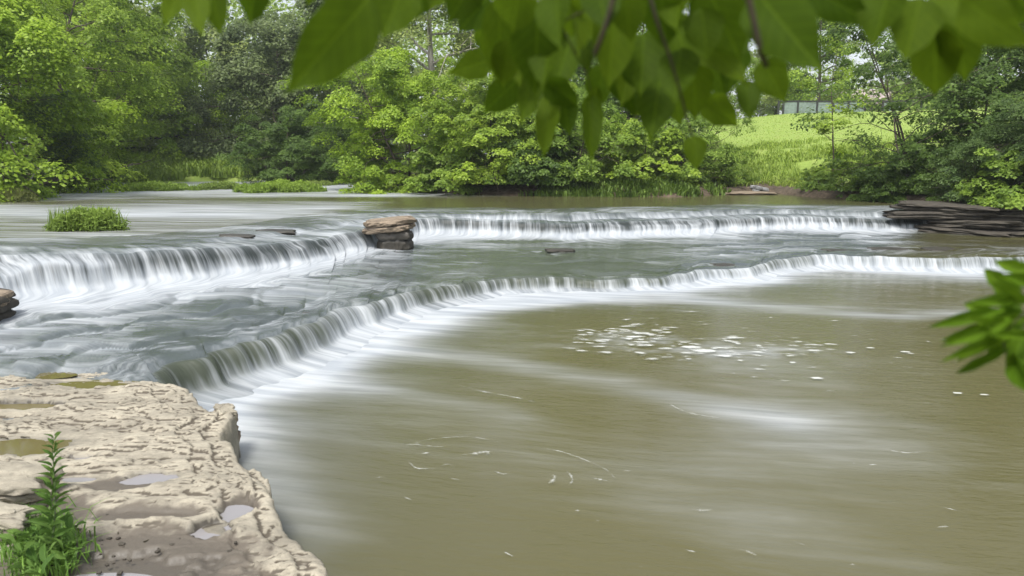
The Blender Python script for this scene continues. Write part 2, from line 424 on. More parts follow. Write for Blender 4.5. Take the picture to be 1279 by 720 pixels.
# far water: current seen as long horizontal bands -> stretch across x
flat = sstep(nseg_flat + 30, nseg_flat - 6, np.arange(len(rows)))[:, None]
fu = uu * (1 - flat) + (R[:, :, 1] * .8 + .12 * R[:, :, 0]) * flat
fv = vv * (1 - flat) + (R[:, :, 0] * .55) * flat
flow = np.stack([fu, fv, np.zeros_like(fu)], -1).reshape(-1, 3)
wm = mesh_np('river_water', R.reshape(-1, 3), grid_faces(len(rows), NC)[:, ::-1], M_WATER, True,
             {'foam': FR.ravel(), 'strand': SR.ravel(), 'tint': TR.reshape(-1, 3), 'flow': flow})
link('river_water', wm, kind='structure')

# pool below the falls
gx = np.arange(-9, 46, .09); gy = np.arange(-3, 24, .09)
X, Y = np.meshgrid(gx, gy)
Bs = BASE[::4, :2]
db = line_d(X, Y, Bs)
foam_sheen = .95 * np.exp(-(np.maximum(db - .35, 0) / .42) ** 1.2)
lft = sstep(3.5, -1.5, X)
foam_sheen += (.30 * np.exp(-(db / 1.7) ** 1.5)) * (.35 + .7 * lft)
def foam_sheen_band(pts, wd, st):
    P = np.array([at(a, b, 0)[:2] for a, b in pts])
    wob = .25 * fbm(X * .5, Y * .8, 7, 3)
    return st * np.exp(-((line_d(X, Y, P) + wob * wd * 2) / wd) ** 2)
foam_sheen += foam_sheen_band([(300, 470), (420, 428), (520, 405), (600, 385), (700, 372)], .9, .55)
foam_sheen += foam_sheen_band([(560, 385), (700, 374), (850, 374), (980, 386), (1120, 396), (1240, 392)], .55, .48)
foam_sheen += foam_sheen_band([(860, 352), (980, 350), (1100, 352), (1230, 348), (1400, 346)], .8, .30)
foam_sheen += foam_sheen_band([(400, 430), (520, 440), (640, 455), (800, 485), (980, 525)], .42, .36)
foam_sheen += foam_sheen_band([(300, 480), (400, 475), (520, 500), (640, 520)], .55, .30)
foam_sheen += foam_sheen_band([(285, 490), (310, 540), (350, 600), (400, 680)], .30, .22)  # grey along the slab: sky reflection painted in with some foam
foam_sheen += foam_sheen_band([(980, 450), (1000, 520), (980, 600), (960, 660)], 1.3, .24)  # broad sky sheen on the right, painted through the foam value
for c_, a_, b_2, st_ in (((785, 424), 1.5, .8, .16), ((925, 440), 1.5, .6, .13)):
    p_ = at(*c_, 0); foam_sheen += st_ * np.exp(-((X - p_[0]) / a_) ** 2 - ((Y - p_[1]) / b_2) ** 2) * (1 + 5 * fbm(X * 3.5, Y * 5, 231, 4))
foam_sheen += .50 * fbm(X * .28, Y * .6 + X * .2, 201, 5) + .03  # uneven faint foam; its broad grey patches also paint sky sheen
g = -.10 * X + .9 * np.tanh((-X - .5) / 4.5) * -1.6
psi = Y + .30 * X - 1.0 * np.log1p(np.exp((X - 1.5) / 2.5)) * .55 + .35 * fbm(X * .25, Y * .35, 211, 3)
near_b = np.exp(-(db / 1.2) ** 2)
flowp = np.stack([psi * .8, X * 1.1 + .6 * fbm(X * .4, Y * .4, 213, 2), np.zeros_like(X)], -1).reshape(-1, 3)
zp = .012 * fbm(X * .9, Y * 1.5, 221, 3) + .015 * np.exp(-(db / .3) ** 2) * (1 + 1.5 * fbm(X * 2, Y * 2, 6, 2))
tp = POOLC[None, None] * (1 - .45 * np.exp(-(db / 2.2) ** 2))[..., None] + GREY[None, None] * (.45 * np.exp(-(db / 2.2) ** 2))[..., None]
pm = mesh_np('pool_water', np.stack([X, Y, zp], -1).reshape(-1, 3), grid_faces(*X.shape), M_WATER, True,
             {'foam': np.clip(foam_sheen, -.25, 1.2).ravel(), 'strand': np.full(X.size, -.42), 'tint': tp.reshape(-1, 3), 'flow': flowp})
link('pool_water', pm, kind='structure')

# ------------------------------------------------------------------ foam flecks floating on the pool
rs = np.random.RandomState(5)
k = NT('floating_foam')
e = k.attr('edge'); nn = k.noise(k.geo(), 9, 4, .6)
al = k.ramp(k.math('ADD', e, k.math('MULTIPLY', k.math('SUBTRACT', nn, .5), 1.1)), .15, 1.15, 0, .6)
wf = k.n('BsdfPrincipled', i_Base_Color=(.78, .80, .76), i_Roughness=.7)
M_FOAM = k.done(k.n('MixShader', i_0=al, i_1=k.n('BsdfTransparent'), i_2=wf))
fv_, ff_, fe_ = [], [], []
def dab(c, rx, ry, ang, z=.03, n=12, st=1.0):
    b = len(fv_); ca, sa = math.cos(ang), math.sin(ang)
    fv_.append((c[0], c[1], z + .004)); fe_.append(st)
    for ring, (rr, ee) in enumerate(((.55, .7), (1.0, 0.0))):
        for i in range(n):
            t = 2 * math.pi * i / n; r_ = rr * (1 + (rs.rand() - .5) * .5)
            x, y = rx * r_ * math.cos(t), ry * r_ * math.sin(t)
            fv_.append((c[0] + x * ca - y * sa, c[1] + x * sa + y * ca, z)); fe_.append(ee * st)
    for i in range(n):
        j = (i + 1) % n
        ff_.append((b, b + 1 + i, b + 1 + j)); ff_.append((b + 1 + i, b + 1 + n + i, b + 1 + n + j, b + 1 + j))
def ribbon(pts, wd, st=.8, z=.03):
    P = np.array([at(a, b, 0)[:2] for a, b in pts]); t = np.linspace(0, len(P) - 1, 26)
    Q = np.stack([gsm(np.interp(t, np.arange(len(P)), P[:, i]), 2) for i in range(2)], 1)
    T = np.gradient(Q, axis=0); N = np.stack([T[:, 1], -T[:, 0]], 1); N /= np.linalg.norm(N, axis=1)[:, None] + 1e-9
    b = len(fv_)
    for i in range(len(Q)):
        taper = math.sin(math.pi * (i + .3) / len(Q)); wv = wd * (.6 + .8 * rs.rand()) * taper
        for s_, e_ in ((-1, 0), (0, st * (.5 + .6 * rs.rand())), (1, 0)):
            fv_.append((Q[i, 0] + N[i, 0] * wv * s_, Q[i, 1] + N[i, 1] * wv * s_, z)); fe_.append(e_ * taper)
    for i in range(len(Q) - 1):
        for s_ in range(2):
            a = b + i * 3 + s_; ff_.append((a, a + 1, a + 4, a + 3))
for _ in range(95):      # left raft
    px, py = rs.normal(780, 36), rs.normal(422, 10); c = at(px, py, 0)
    dab(c, rs.uniform(.06, .22), rs.uniform(.03, .10), rs.uniform(-.4, .2), st=rs.uniform(.35, 1.0))
for _ in range(70):      # right raft
    px, py = rs.normal(925, 55), rs.normal(437, 10); c = at(px, py, 0)
    dab(c, rs.uniform(.06, .20), rs.uniform(.03, .08), rs.uniform(-.5, .1), st=rs.uniform(.4, 1.1))
for _ in range(60):
    px, py = rs.uniform(760, 1180), rs.normal(440, 26); c = at(px, py, 0)
    dab(c, rs.uniform(.04, .12), rs.uniform(.03, .06), rs.uniform(-.3, .3), st=rs.uniform(.2, .7))
for px, py, r_ in ((1196, 494, .08), (1229, 496, .07), (862, 436, .2), (880, 441, .24), (1062, 443, .1), (1087, 437, .08), (1130, 442, .1), (1020, 475, .12), (905, 447, .15)):
    dab(at(px, py, 0), r_, r_ * .5, -.1, st=1.3)
for _ in range(18):
    px, py = rs.uniform(470, 1200), rs.uniform(560, 715); c = at(px, py, 0)
    dab(c, rs.uniform(.02, .07), rs.uniform(.008, .018), rs.uniform(-.9, .3), st=rs.uniform(.4, .9))
for pts, wd in (([(500, 562), (515, 558), (545, 562), (575, 560)], .02), ([(505, 575), (520, 590), (560, 588)], .015), ([(565, 572), (590, 571), (612, 567), (605, 576)], .03),
                ([(680, 612), (690, 605), (694, 598), (684, 598)], .025), ([(700, 590), (712, 595), (716, 605), (708, 612)], .015), ([(735, 600), (750, 603), (772, 608)], .015),
                ([(858, 640), (878, 642), (893, 641)], .02), ([(545, 588), (560, 583), (570, 590)], .012), ([(610, 590), (630, 597), (640, 592)], .012),
                ([(920, 690), (935, 694), (948, 701)], .018), ([(640, 560), (700, 566), (760, 590), (775, 612)], .012), ([(500, 566), (530, 552), (590, 548), (640, 560)], .012),
                ([(560, 480), (600, 492), (650, 500), (720, 520)], .02), ([(820, 500), (860, 520), (930, 530)], .02), ([(1080, 560), (1130, 570), (1180, 566)], .02)):
    ribbon(pts, wd * 1.6, .72)
fmsh = mesh_np('foam_flecks', fv_, ff_, M_FOAM, True, {'edge': np.array(fe_)})
link('foam_flecks', fmsh, kind='stuff', label='white foam flecks drifting on the brown pool', category='foam')

# ------------------------------------------------------------------ ground
def P1(px, py, z=1.09): return tuple(at(px, py, z)[:2])
river = [(-60, -30), (-60, 22), P1(-330, 262), P1(-100, 243), P1(0, 234), P1(60, 231), P1(110, 226), P1(180, 222), P1(260, 216), P1(330, 216), P1(385, 217), P1(398, 212), P1(430, 210),
         P1(470, 218), P1(482, 228), P1(505, 236), P1(545, 241), P1(620, 244.5), P1(750, 246), P1(850, 247), P1(900, 244), P1(955, 240.5), P1(1010, 247), P1(1095, 250.5), P1(1140, 256), (15.2, 24.6), (16.6, 23.2),
         (18.5, 22), (20.5, 20), (23, 17), (25, 12), (26, 4), (26, -30)]
def ground_z(x, y):
    x = np.asarray(x, float); y = np.asarray(y, float)
    d = -poly_sd(x, y, river) + .5 * fbm(x * .5, y * .5, 301, 3)
    r = sstep(5, 12, x) * sstep(10, 22, y)
    zin = 1.0 - .55 * sstep(0, -.8, d) - .8 * sstep(18, 12, y) * 1
    zin = np.minimum(zin, -.2)
    zl = 1.02 + .55 * sstep(0, 1.6, d) + .035 * np.clip(d, 0, 60)
    bump_ = .25 * fbm(x * .3, y * .3, 311, 4) * sstep(0, 2, d)
    zr = 1.04 + .35 * sstep(0, .6, d) + 1.75 * sstep(1.2, 8, d) + .118 * np.clip(d - 6, 0, 34)
    zo = zl * (1 - r) + zr * r + bump_ * (1 - .7 * sstep(8, 14, d) * r)
    return np.where(d > 0, zo, np.maximum(1.02 + d * 2.2, -.6))
def gz(x, y): return float(ground_z(np.array([x]), np.array([y]))[0])
ax = np.concatenate([np.linspace(-400, -64, 22), np.arange(-62, 62, .38), np.linspace(64, 400, 22)])
ay = np.concatenate([np.linspace(-60, 12, 20), np.arange(13, 92, .38), np.linspace(94, 700, 26)])
X, Y = np.meshgrid(ax, ay)
Z = ground_z(X, Y)
k = NT('ground_soil'); g = k.geo()
dry = k.attr('green'); n = k.noise(g, .6, 5, .6, .3); n2 = k.noise(g, 5, 6, .7); n3 = k.noise(g, 1, 5, .7, 0, (2, 1.2, 1))
lawn = k.mix(k.ramp(n2, .3, .7), (.21, .30, .05), (.27, .37, .07)); lawn = k.mix(k.ramp(n3, .5, .62, 0, .4), lawn, (.30, .33, .10))
dirt = k.mix(k.ramp(n2, .35, .65), (.045, .032, .02), (.14, .105, .07))
gf = k.ramp(k.math('ADD', dry, k.math('MULTIPLY', k.math('SUBTRACT', n, .5), .8)), .35, .65)
M_GROUND = k.done(k.n('BsdfPrincipled', i_Base_Color=k.mix(gf, dirt, lawn), i_Roughness=.95, i_Normal=k.bump(n2, .8, .08)))
dd = -poly_sd(X, Y, river)
gm = mesh_np('ground', np.stack([X, Y, Z], -1).reshape(-1, 3), grid_faces(*X.shape), M_GROUND, True, {'green': (.15 + .85 * sstep(1.2, 5.0, dd)).ravel()})
link('ground', gm, kind='structure')

# ------------------------------------------------------------------ foreground limestone slab
edge_px = [(-260, 455), (-60, 452), (0, 456), (60, 457), (150, 461), (205, 466), (232, 476), (248, 492), (262, 503), (285, 500), (291, 506), (284, 520), (272, 528), (284, 548), (318, 572), (334, 590), (343, 612),
           (352, 640), (366, 660), (384, 676), (399, 696), (411, 722), (425, 760), (450, 830)]
SZ = .52
slab_poly = [tuple(at(a, b, SZ)[:2]) for a, b in edge_px] + [(-.85, 2.2), (-.9, -2.5), (-9, -2.5), (-9, 8.5)]
gx = np.arange(-7.0, -.55, .0125); gy = np.arange(2.6, 8.9, .0125)
X, Y = np.meshgrid(gx, gy)
sdp = poly_sd(X, Y, slab_poly) + .15 * fbm(X * 2.6, Y * 2.2, 401, 4) + .03 * fbm(X * 11, Y * 11, 405, 3)
wx = X + .25 * fbm(X * 1.1, Y * 1.1, 411, 3); wy = Y + .25 * fbm(X * 1.1 + 9, Y * 1.1, 412, 3)
low = fbm(wx * .55, wy * .9, 420, 3)
mid = fbm(wx * 1.3, wy * 2.6, 421, 5, .55)
q = mid * 9 + low * 4; fr = q - np.floor(q)
terr = (np.floor(q) + sstep(.94, 1.0, fr) * .9 + fr * .1) / 9
q2 = fbm(wx * 2.7 + .3 * mid * 8, wy * 7.0, 431, 5, .58) * 7; fr2 = q2 - np.floor(q2); terr2 = (np.floor(q2) + sstep(.93, 1, fr2)) / 7
q3 = fbm(wx * 9.0 + 3, wy * 19, 433, 3, .6) * 5; fr3 = q3 - np.floor(q3); terr3 = (np.floor(q3) + sstep(.75, 1, fr3)) / 5
patchy = sstep(-.10, .16, fbm(X * 1.4, Y * 1.8, 435, 3))
fine = fbm(X * 20, Y * 28, 441, 3)
rel = .17 * terr + (.020 + .055 * patchy) * terr2 + (.003 + .010 * (1 - patchy)) * terr3 + .005 * fine + .02 * low
# long joints
def joint(p, q_, wd, dp):
    a, b = at(*p, SZ)[:2], at(*q_, SZ)[:2]
    return dp * np.exp(-((line_d(X, Y, [a, b]) + .07 * fbm(X * 3, Y * 3, 451, 3)) / wd) ** 2)
crk = joint((150, 500), (228, 482), .02, .06) + joint((232, 482), (250, 468), .02, .05) + joint((300, 560), (360, 640), .025, .03) + joint((310, 700), (350, 712), .03, .06) + joint((262, 660), (310, 612), .02, .03)
pud = [((20, 553), .34, .16, -.03, 0), ((187, 591), .17, .085, -.03, 0), ((262, 655), .11, .10, -.03, .5), ((290, 636), .09, .10, -.03, .5), ((108, 566), .13, .045, -.02, 0), ((97, 591), .12, .04, -.02, 0),
       ((110, 475), .40, .11, -.03, 0), ((20, 463), .4, .12, -.03, 0), ((130, 718), .20, .07, -.03, 0), ((170, 700), .5, .15, -.012, 0), ((30, 500), .35, .07, -.03, 0)]
mudc = [((170, 690), .75, .36), ((120, 725), .9, .4), ((150, 600), .30, .12), ((60, 640), .3, .3), ((210, 640), .25, .10), ((300, 625), .12, .16), ((165, 640), .3, .12)]
mud = np.zeros_like(X)
for c, rx, ry in mudc:
    p = at(*c, SZ); mud = np.maximum(mud, np.exp(-(((X - p[0]) / rx) ** 2 + ((Y - p[1]) / ry) ** 2) * .8))
gr = np.abs(fbm(wx * 1.5 + 30, wy * 2.3, 471, 4)); rel = rel - .03 * np.exp(-(gr / .010) ** 2) * sstep(-.05, .12, fbm(X * .9, Y * 1.1, 473, 2))
rel = rel * (1 - .72 * sstep(.3, .8, mud)) - .035 * sstep(.3, .8, mud) - crk
Zt = SZ - .01 + rel
wet = .5 * sstep(.3, .8, mud)
pz = []
for c, rx, ry, dp, rot in pud:
    p = at(*c, SZ); ca, sa = math.cos(rot), math.sin(rot)
    dx, dy = X - p[0], Y - p[1]; ex, ey = (dx * ca + dy * sa) / rx, (-dx * sa + dy * ca) / ry
    r_ = np.sqrt(ex ** 2 + ey ** 2) + 1.15 * fbm(X * 8, Y * 13, 461, 4) + .5 * fbm(X * 3, Y * 4, 466, 2)
    m_ = sstep(1.25, .8, r_)
    lev = SZ - .045 - .0015 * len(pz)
    Zt = Zt * (1 - m_) + np.minimum(Zt, lev - .02) * m_
    rim = sstep(3.0, 2.2, r_) * (1 - m_)
    Zt = Zt * (1 - rim) + np.maximum(Zt, lev + .005) * rim
    wet = np.maximum(wet, .75 * sstep(1.5, 1.0, r_)); pz.append((p, rx, ry, rot, lev))
# edge: broken steps down to the water
drop = .9 * sstep(.0, -.05, sdp) + .02 * sstep(.05, .0, sdp) + .03 * sstep(.16, .145, sdp + .10 * mid) + .025 * sstep(.33, .32, sdp + .2 * mid)
near_shelf = sstep(6.6, 7.6, Y) * sstep(-3.5, -4.1, X)
Zt = Zt - drop * (1 - near_shelf) - near_shelf * (.16 * sstep(.35, -.3, sdp) + .5 * sstep(-.3, -.8, sdp))
wet = np.maximum(wet, .8 * sstep(.5, .42, Zt) * sstep(.02, -.04, sdp))
wet = np.maximum(wet, sstep(.10, -.1, sdp) * near_shelf * .7)
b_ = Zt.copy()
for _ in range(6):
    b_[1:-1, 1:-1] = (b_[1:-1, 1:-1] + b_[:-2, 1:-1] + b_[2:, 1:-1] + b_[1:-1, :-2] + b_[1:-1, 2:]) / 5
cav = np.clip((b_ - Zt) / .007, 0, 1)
F = grid_faces(*X.shape); keep = (sdp > np.where(near_shelf > .5, -1.0, -.22)).ravel()
F = F[keep[F].all(1)]
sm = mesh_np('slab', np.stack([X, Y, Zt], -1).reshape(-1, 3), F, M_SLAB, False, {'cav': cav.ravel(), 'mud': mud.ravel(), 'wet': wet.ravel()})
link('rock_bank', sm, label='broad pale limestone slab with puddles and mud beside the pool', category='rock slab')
k = NT('puddle_water'); M_PUD = k.done(k.n('BsdfPrincipled', i_Base_Color=(.13, .11, .045), i_Roughness=.04, i_IOR=1.33))
k = NT('clear_puddle'); M_PUD2 = k.done(k.n('BsdfPrincipled', i_Base_Color=(.26, .25, .25), i_Roughness=.05, i_IOR=1.4))
plab = ['olive puddle behind the tilted boulder on the pale slab', 'bright oval puddle in the middle of the pale slab', 'bright puddle near the pool edge of the slab, nearer part', 'bright puddle near the pool edge of the slab, farther part',
        'tiny bright puddle above the weed tip, farther of two', 'tiny bright puddle beside the weed stem, nearer of two', 'long olive puddle along the far edge of the slab', 'olive puddle at the far left corner of the slab',
        'shallow puddle in the mud at the near edge of the slab', 'thin wet film over the brown mud patch on the slab', 'narrow olive puddle left of the slab middle']
for i, (p, rx, ry, rot, lev) in enumerate(pz):
    if i in (9,): continue
    V = [(0, 0, 0)]; n = 20
    for j in range(n):
        t = 2 * math.pi * j / n; V.append((1.65 * rx * math.cos(t) * math.cos(rot) - 1.65 * ry * math.sin(t) * math.sin(rot), 1.65 * rx * math.cos(t) * math.sin(rot) + 1.65 * ry * math.sin(t) * math.cos(rot), 0))
    o = link('puddle', mesh_np('puddle', V, [(0, 1 + j, 1 + (j + 1) % n) for j in range(n)], M_PUD if i in (0, 6, 7, 10) else M_PUD2), label=plab[i], category='puddle', group='puddles on the limestone slab')
    o.location = (p[0], p[1], lev)

# ------------------------------------------------------------------ rocks
def rock_mesh(name, sx, sy, sz, seed, mat, layers=4, res=28, rough=.16):
    """a weathered block: rounded box whose sides break into bedding layers"""
    V = []; n = res
    u = np.linspace(-1, 1, n)
    faces = []; 
    pts = []
    for ax_ in range(3):
        for sg in (-1, 1):
            A, B = np.meshgrid(u, u); C = np.full_like(A, sg)
            p = [A, B, C] if ax_ == 2 else ([C, A, B] if ax_ == 0 else [B, C, A])
            p = np.stack(p, -1).reshape(-1, 3); b = sum(len(q) for q in pts)
            f = grid_faces(n, n) + b
            if sg < 0: f = f[:, ::-1]
            pts.append(p); faces.append(f)
    p = np.concatenate(pts); f = np.concatenate(faces)
    r = (np.abs(p[:, 0]) ** 5 + np.abs(p[:, 1]) ** 5 + (np.abs(p[:, 2])) ** 7) ** (1 / 6.)
    p = p / r[:, None]
    z = p[:, 2]; th = np.arctan2(p[:, 1], p[:, 0])
    lay = np.floor((z + .15 * fbm(p[:, 0] * 1.5, p[:, 1] * 1.5, seed, 2) + 1) * layers / 2)
    cx, cy = np.cos(th) * 2, np.sin(th) * 2
    s_ = 1 + .34 * (vnoise(cx * 1.3 + lay * 7.7, cy * 1.3, seed + 1) - .5) + rough * fbm(cx * 2 + lay * 3, cy * 2 + z * 2, seed + 2, 4) * 2
    side = np.clip(1 - np.abs(z) * .0, 0, 1)
    p[:, 0] *= s_; p[:, 1] *= s_
    fx = (z * layers / 2) % 1
    p[:, 2] += .22 * fbm(p[:, 0] * 1.6 + seed, p[:, 1] * 1.6, seed + 3, 4) * (z > 0) + .06 * fbm(p[:, 0] * 7, p[:, 1] * 7, seed + 4, 3)
    zz = (z + 1) * layers / 2; gap = np.exp(-((zz - np.round(zz)) / .10) ** 2) * (np.abs(z) < .93)
    p[:, :2] *= (1 - .10 * gap)[:, None]
    P = p * np.array([sx, sy, sz]) 
    return mesh_np(name, P, f, mat, False, {'cav': gap * .8, 'mud': np.zeros(len(P)), 'wet': np.zeros(len(P)) + .0})
def rock(name, label, loc, size, seed, mat, rz=0, tilt=(0, 0), layers=4, cat='rock', group=None, parent=None, res=28, wet=0):
    m = rock_mesh(name, *size, seed, mat, layers, res)
    if wet: m.attributes['wet'].data.foreach_set('value', np.full(len(m.vertices), wet, np.float32))
    if parent is None: o = link(name, m, label=label, category=cat, group=group)
    else: o = link(name, m, parent)
    o.location = loc; o.rotation_euler = (tilt[0], tilt[1], rz); return o

# boulder on the upper lip
c = at(487, 292, .85)
t = thing('boulder', 'brown flat-topped boulder on a dark pier splitting the upper falls', 'rock', (c[0], c[1] - .15, .3))
rock('cap', None, (0, .15, .78), (.60, .46, .17), 5, M_ROCKB, .1, (.03, -.10), 2, parent=t, res=40)
rock('pier', None, (.14, .14, .26), (.42, .34, .40), 8, M_ROCKD, 0, (0, 0), 3, parent=t, wet=.6)
# dark wet rocks that just break the surface along the lips
for px, py, z, sx, sy, sz_, sd_, lb in (
    (1050, 313, .34, .55, .22, .10, 101, 'dark wet rock on the lower falls lip, nearest the foamy gap right of centre'), (1112, 311, .35, .75, .25, .10, 102, 'long dark wet rock on the lower falls lip, middle of the right-hand run'),
    (1176, 311, .36, .6, .3, .10, 103, 'dark wet rock above the lower falls near the right-edge sprig'), (905, 331, .26, .45, .2, .09, 104, 'small dark rock above the step in the lower falls right of centre'),
    (296, 294, 1.07, .42, .25, .07, 105, 'dark mossy rock in the water just above the left falls'), (345, 288, 1.06, .5, .25, .07, 106, 'dark wet rock between the left falls and the flat-topped boulder'),
    (380, 394, .42, .26, .20, .08, 107, 'mossy dark rock at the corner of the lower falls left of centre'), 
    (175, 440, .45, .38, .14, .05, 109, 'flat wet rock awash beyond the far edge of the limestone slab'), (700, 312, .42, .45, .22, .06, 110, 'small tan-green rock awash on the middle shelf'),
    (1000, 262, 1.0, .6, .3, .07, 111, 'dark rock awash above the right half of the upper falls'), (1075, 262, 1.0, .5, .3, .08, 112, 'dark rock awash above the right end of the upper falls')):
    c = at(px, py, z); rock('wet_rock', lb, (c[0], c[1], z - .012 - sz_ * .62), (sx * .85, sy, sz_), sd_, M_ROCKD, .2, (.02, .03), 2, res=20, wet=.7)
# tilted boulders at the bottom left
c = at(14, 612, .62)
rock('boulder', 'pale layered boulder behind the green weed at the left edge', (c[0] - .12, c[1] + .08, .60), (.30, .20, .12), 12, M_SLAB, .25, (.08, .1), 3, group=None, res=44)
c = at(8, 640, .62)
rock('boulder', 'smaller smooth pale boulder in front, lowest at the left edge', (c[0] - .10, c[1] - .06, .60), (.25, .12, .075), 19, M_SLAB, .1, (.0, .16), 2, res=40)
# little overhanging chip at the pool corner of the slab
c = at(284, 512, .47)
rock('rock_chunk', 'small jagged grey rock chunk jutting from the slab corner over the pool', (c[0] - .03, c[1] + .02, .44), (.085, .12, .05), 23, M_SLAB, .6, (.1, .15), 2, res=24)
c = at(281, 534, .30)
rock('rock_chunk', 'dark mossy rock lump under the slab corner at the waterline', (c[0] - .03, c[1] + .08, .24), (.11, .13, .15), 29, M_ROCKB, .2, (0, 0), 3, res=24, wet=.3)
# left edge outcrop beside the upper fall
c = at(-22, 392, .6)
rock('rock_outcrop', 'dark stepped rock outcrop at the left edge under the falls', (c[0] - .25, c[1], .62), (.50, .55, .30), 31, M_ROCKD, .3, (0, .1), 4)
c = at(2, 372, .8)
rock('rock_chunk', 'small tan rock perched at the left edge beside the fall', (c[0] - .1, c[1], .80), (.18, .2, .09), 37, M_ROCKB, .3, (.1, .1), 2)
# ledge under the right bank
t = thing('rock_ledge', 'dark undercut layered rock ledge at the right end of the falls', 'rock ledge', (15.5, 24.2, .45))
rsl = random.Random(4)
for i in range(11):
    lv = i % 4
    x = 14.6 + (i // 4) * 1.6 + rsl.uniform(-.4, .4) - lv * .1; y = 24.1 - (x - 14) * .40 + lv * .14 + rsl.uniform(-.1, .1)
    o = rock('slab', None, (x - 15.5, y - 24.2, .05 + lv * .24), (1.15 + rsl.random() * .5, .8, .11 + .03 * rsl.random()), 50 + i, M_ROCKD, -.5 + rsl.uniform(-.2, .2), (rsl.uniform(-.04, .04), rsl.uniform(-.05, .05)), 2, parent=t)
for px, py, sx, sd_, lb in ((1030, 682 / 3.27 + 80 + 3, .5, 71, 'pale fallen rock at the foot of the dark ledge'),):
    c = at(1212, 286, .5); rock('boulder', lb, (c[0], c[1], .55), (.55, .4, .16), sd_, M_ROCKB, .2, (0, .1), 2)
c = at(915, 243, 1.1)
rock('flat_rock', 'long flat tan rock shelf on the far shore below the grass', (c[0], c[1] + .5, 1.10), (2.1, .9, .10), 77, M_ROCKB, .05, (0, 0), 2)
c = at(885, 239, 1.15)
rock('flat_rock', 'smaller flat tan rock behind the long shore rock shelf', (c[0], c[1] + .9, 1.22), (1.0, .5, .09), 79, M_ROCKB, -.1, (0, 0), 2)
p_ = at_y(949, 218, 38); zz = gz(p_[0], 38)
rock('boulder', 'small grey stone lying in the grass at the foot of the lawn', (p_[0], 38, zz + .12), (.42, .3, .20), 83, mat_rock('grey_stone', (.30, .30, .30), (.08, .08, .08)), .3, (0, .2), 2)

# ------------------------------------------------------------------ plants
def leaf_quads(C, N, L, W, rs, lens_jit=.35):
    """rhombic leaves at C, normal N; returns V,F"""
    n = len(C)
    N = N / (np.linalg.norm(N, axis=1)[:, None] + 1e-9)
    a = rs.normal(size=(n, 3)); a -= (a * N).sum(1)[:, None] * N; a /= np.linalg.norm(a, axis=1)[:, None] + 1e-9
    b = np.cross(N, a)
    l = L * (1 + lens_jit * (rs.rand(n, 1) * 2 - 1)); wd = W * (1 + lens_jit * (rs.rand(n, 1) * 2 - 1))
    v = np.stack([C - a * l * .5, C + b * wd * .5 - a * l * .05 - N * l * .08, C + a * l * .5, C - b * wd * .5 - a * l * .05 - N * l * .08], 1).reshape(-1, 3)
    f = np.arange(4 * n).reshape(-1, 4)
    return v, f
def tube(path, radii, sides=6):
    path = np.asarray(path, float); n = len(path); T = np.gradient(path, axis=0); T /= np.linalg.norm(T, axis=1)[:, None] + 1e-9
    ref = np.array([.13, .21, .97]) if abs(T[0, 2]) < .9 else np.array([1, .1, 0])
    A = np.cross(T, ref); A /= np.linalg.norm(A, axis=1)[:, None] + 1e-9; B = np.cross(T, A)
    th = np.linspace(0, 2 * math.pi, sides, endpoint=False)
    V = path[:, None] + (A[:, None] * np.cos(th)[None, :, None] + B[:, None] * np.sin(th)[None, :, None]) * np.asarray(radii)[:, None, None]
    i = np.arange(n - 1)[:, None] * sides; j = np.arange(sides)[None]; j2 = (j + 1) % sides
    F = np.stack([i + j, i + j2, i + sides + j2, i + sides + j], -1).reshape(-1, 4)
    return V.reshape(-1, 3), F
class Acc:
    def __init__(s): s.V = []; s.F = []; s.n = 0
    def add(s, V, F): s.V.append(V); s.F.append(F + s.n); s.n += len(V)
    def mesh(s, name, mat, smooth=True, attrs=None): return mesh_np(name, np.concatenate(s.V), np.concatenate(s.F), mat, smooth, attrs)
def bend_path(a, d, L, rs, n=7, wob=.12, curve=(0, 0, 0)):
    d = np.array(d, float); d /= np.linalg.norm(d); p = [np.array(a, float)]
    for i in range(n):
        d = d + rs.normal(size=3) * wob + np.array(curve) / n; d /= np.linalg.norm(d); p.append(p[-1] + d * L / n)
    return np.array(p)
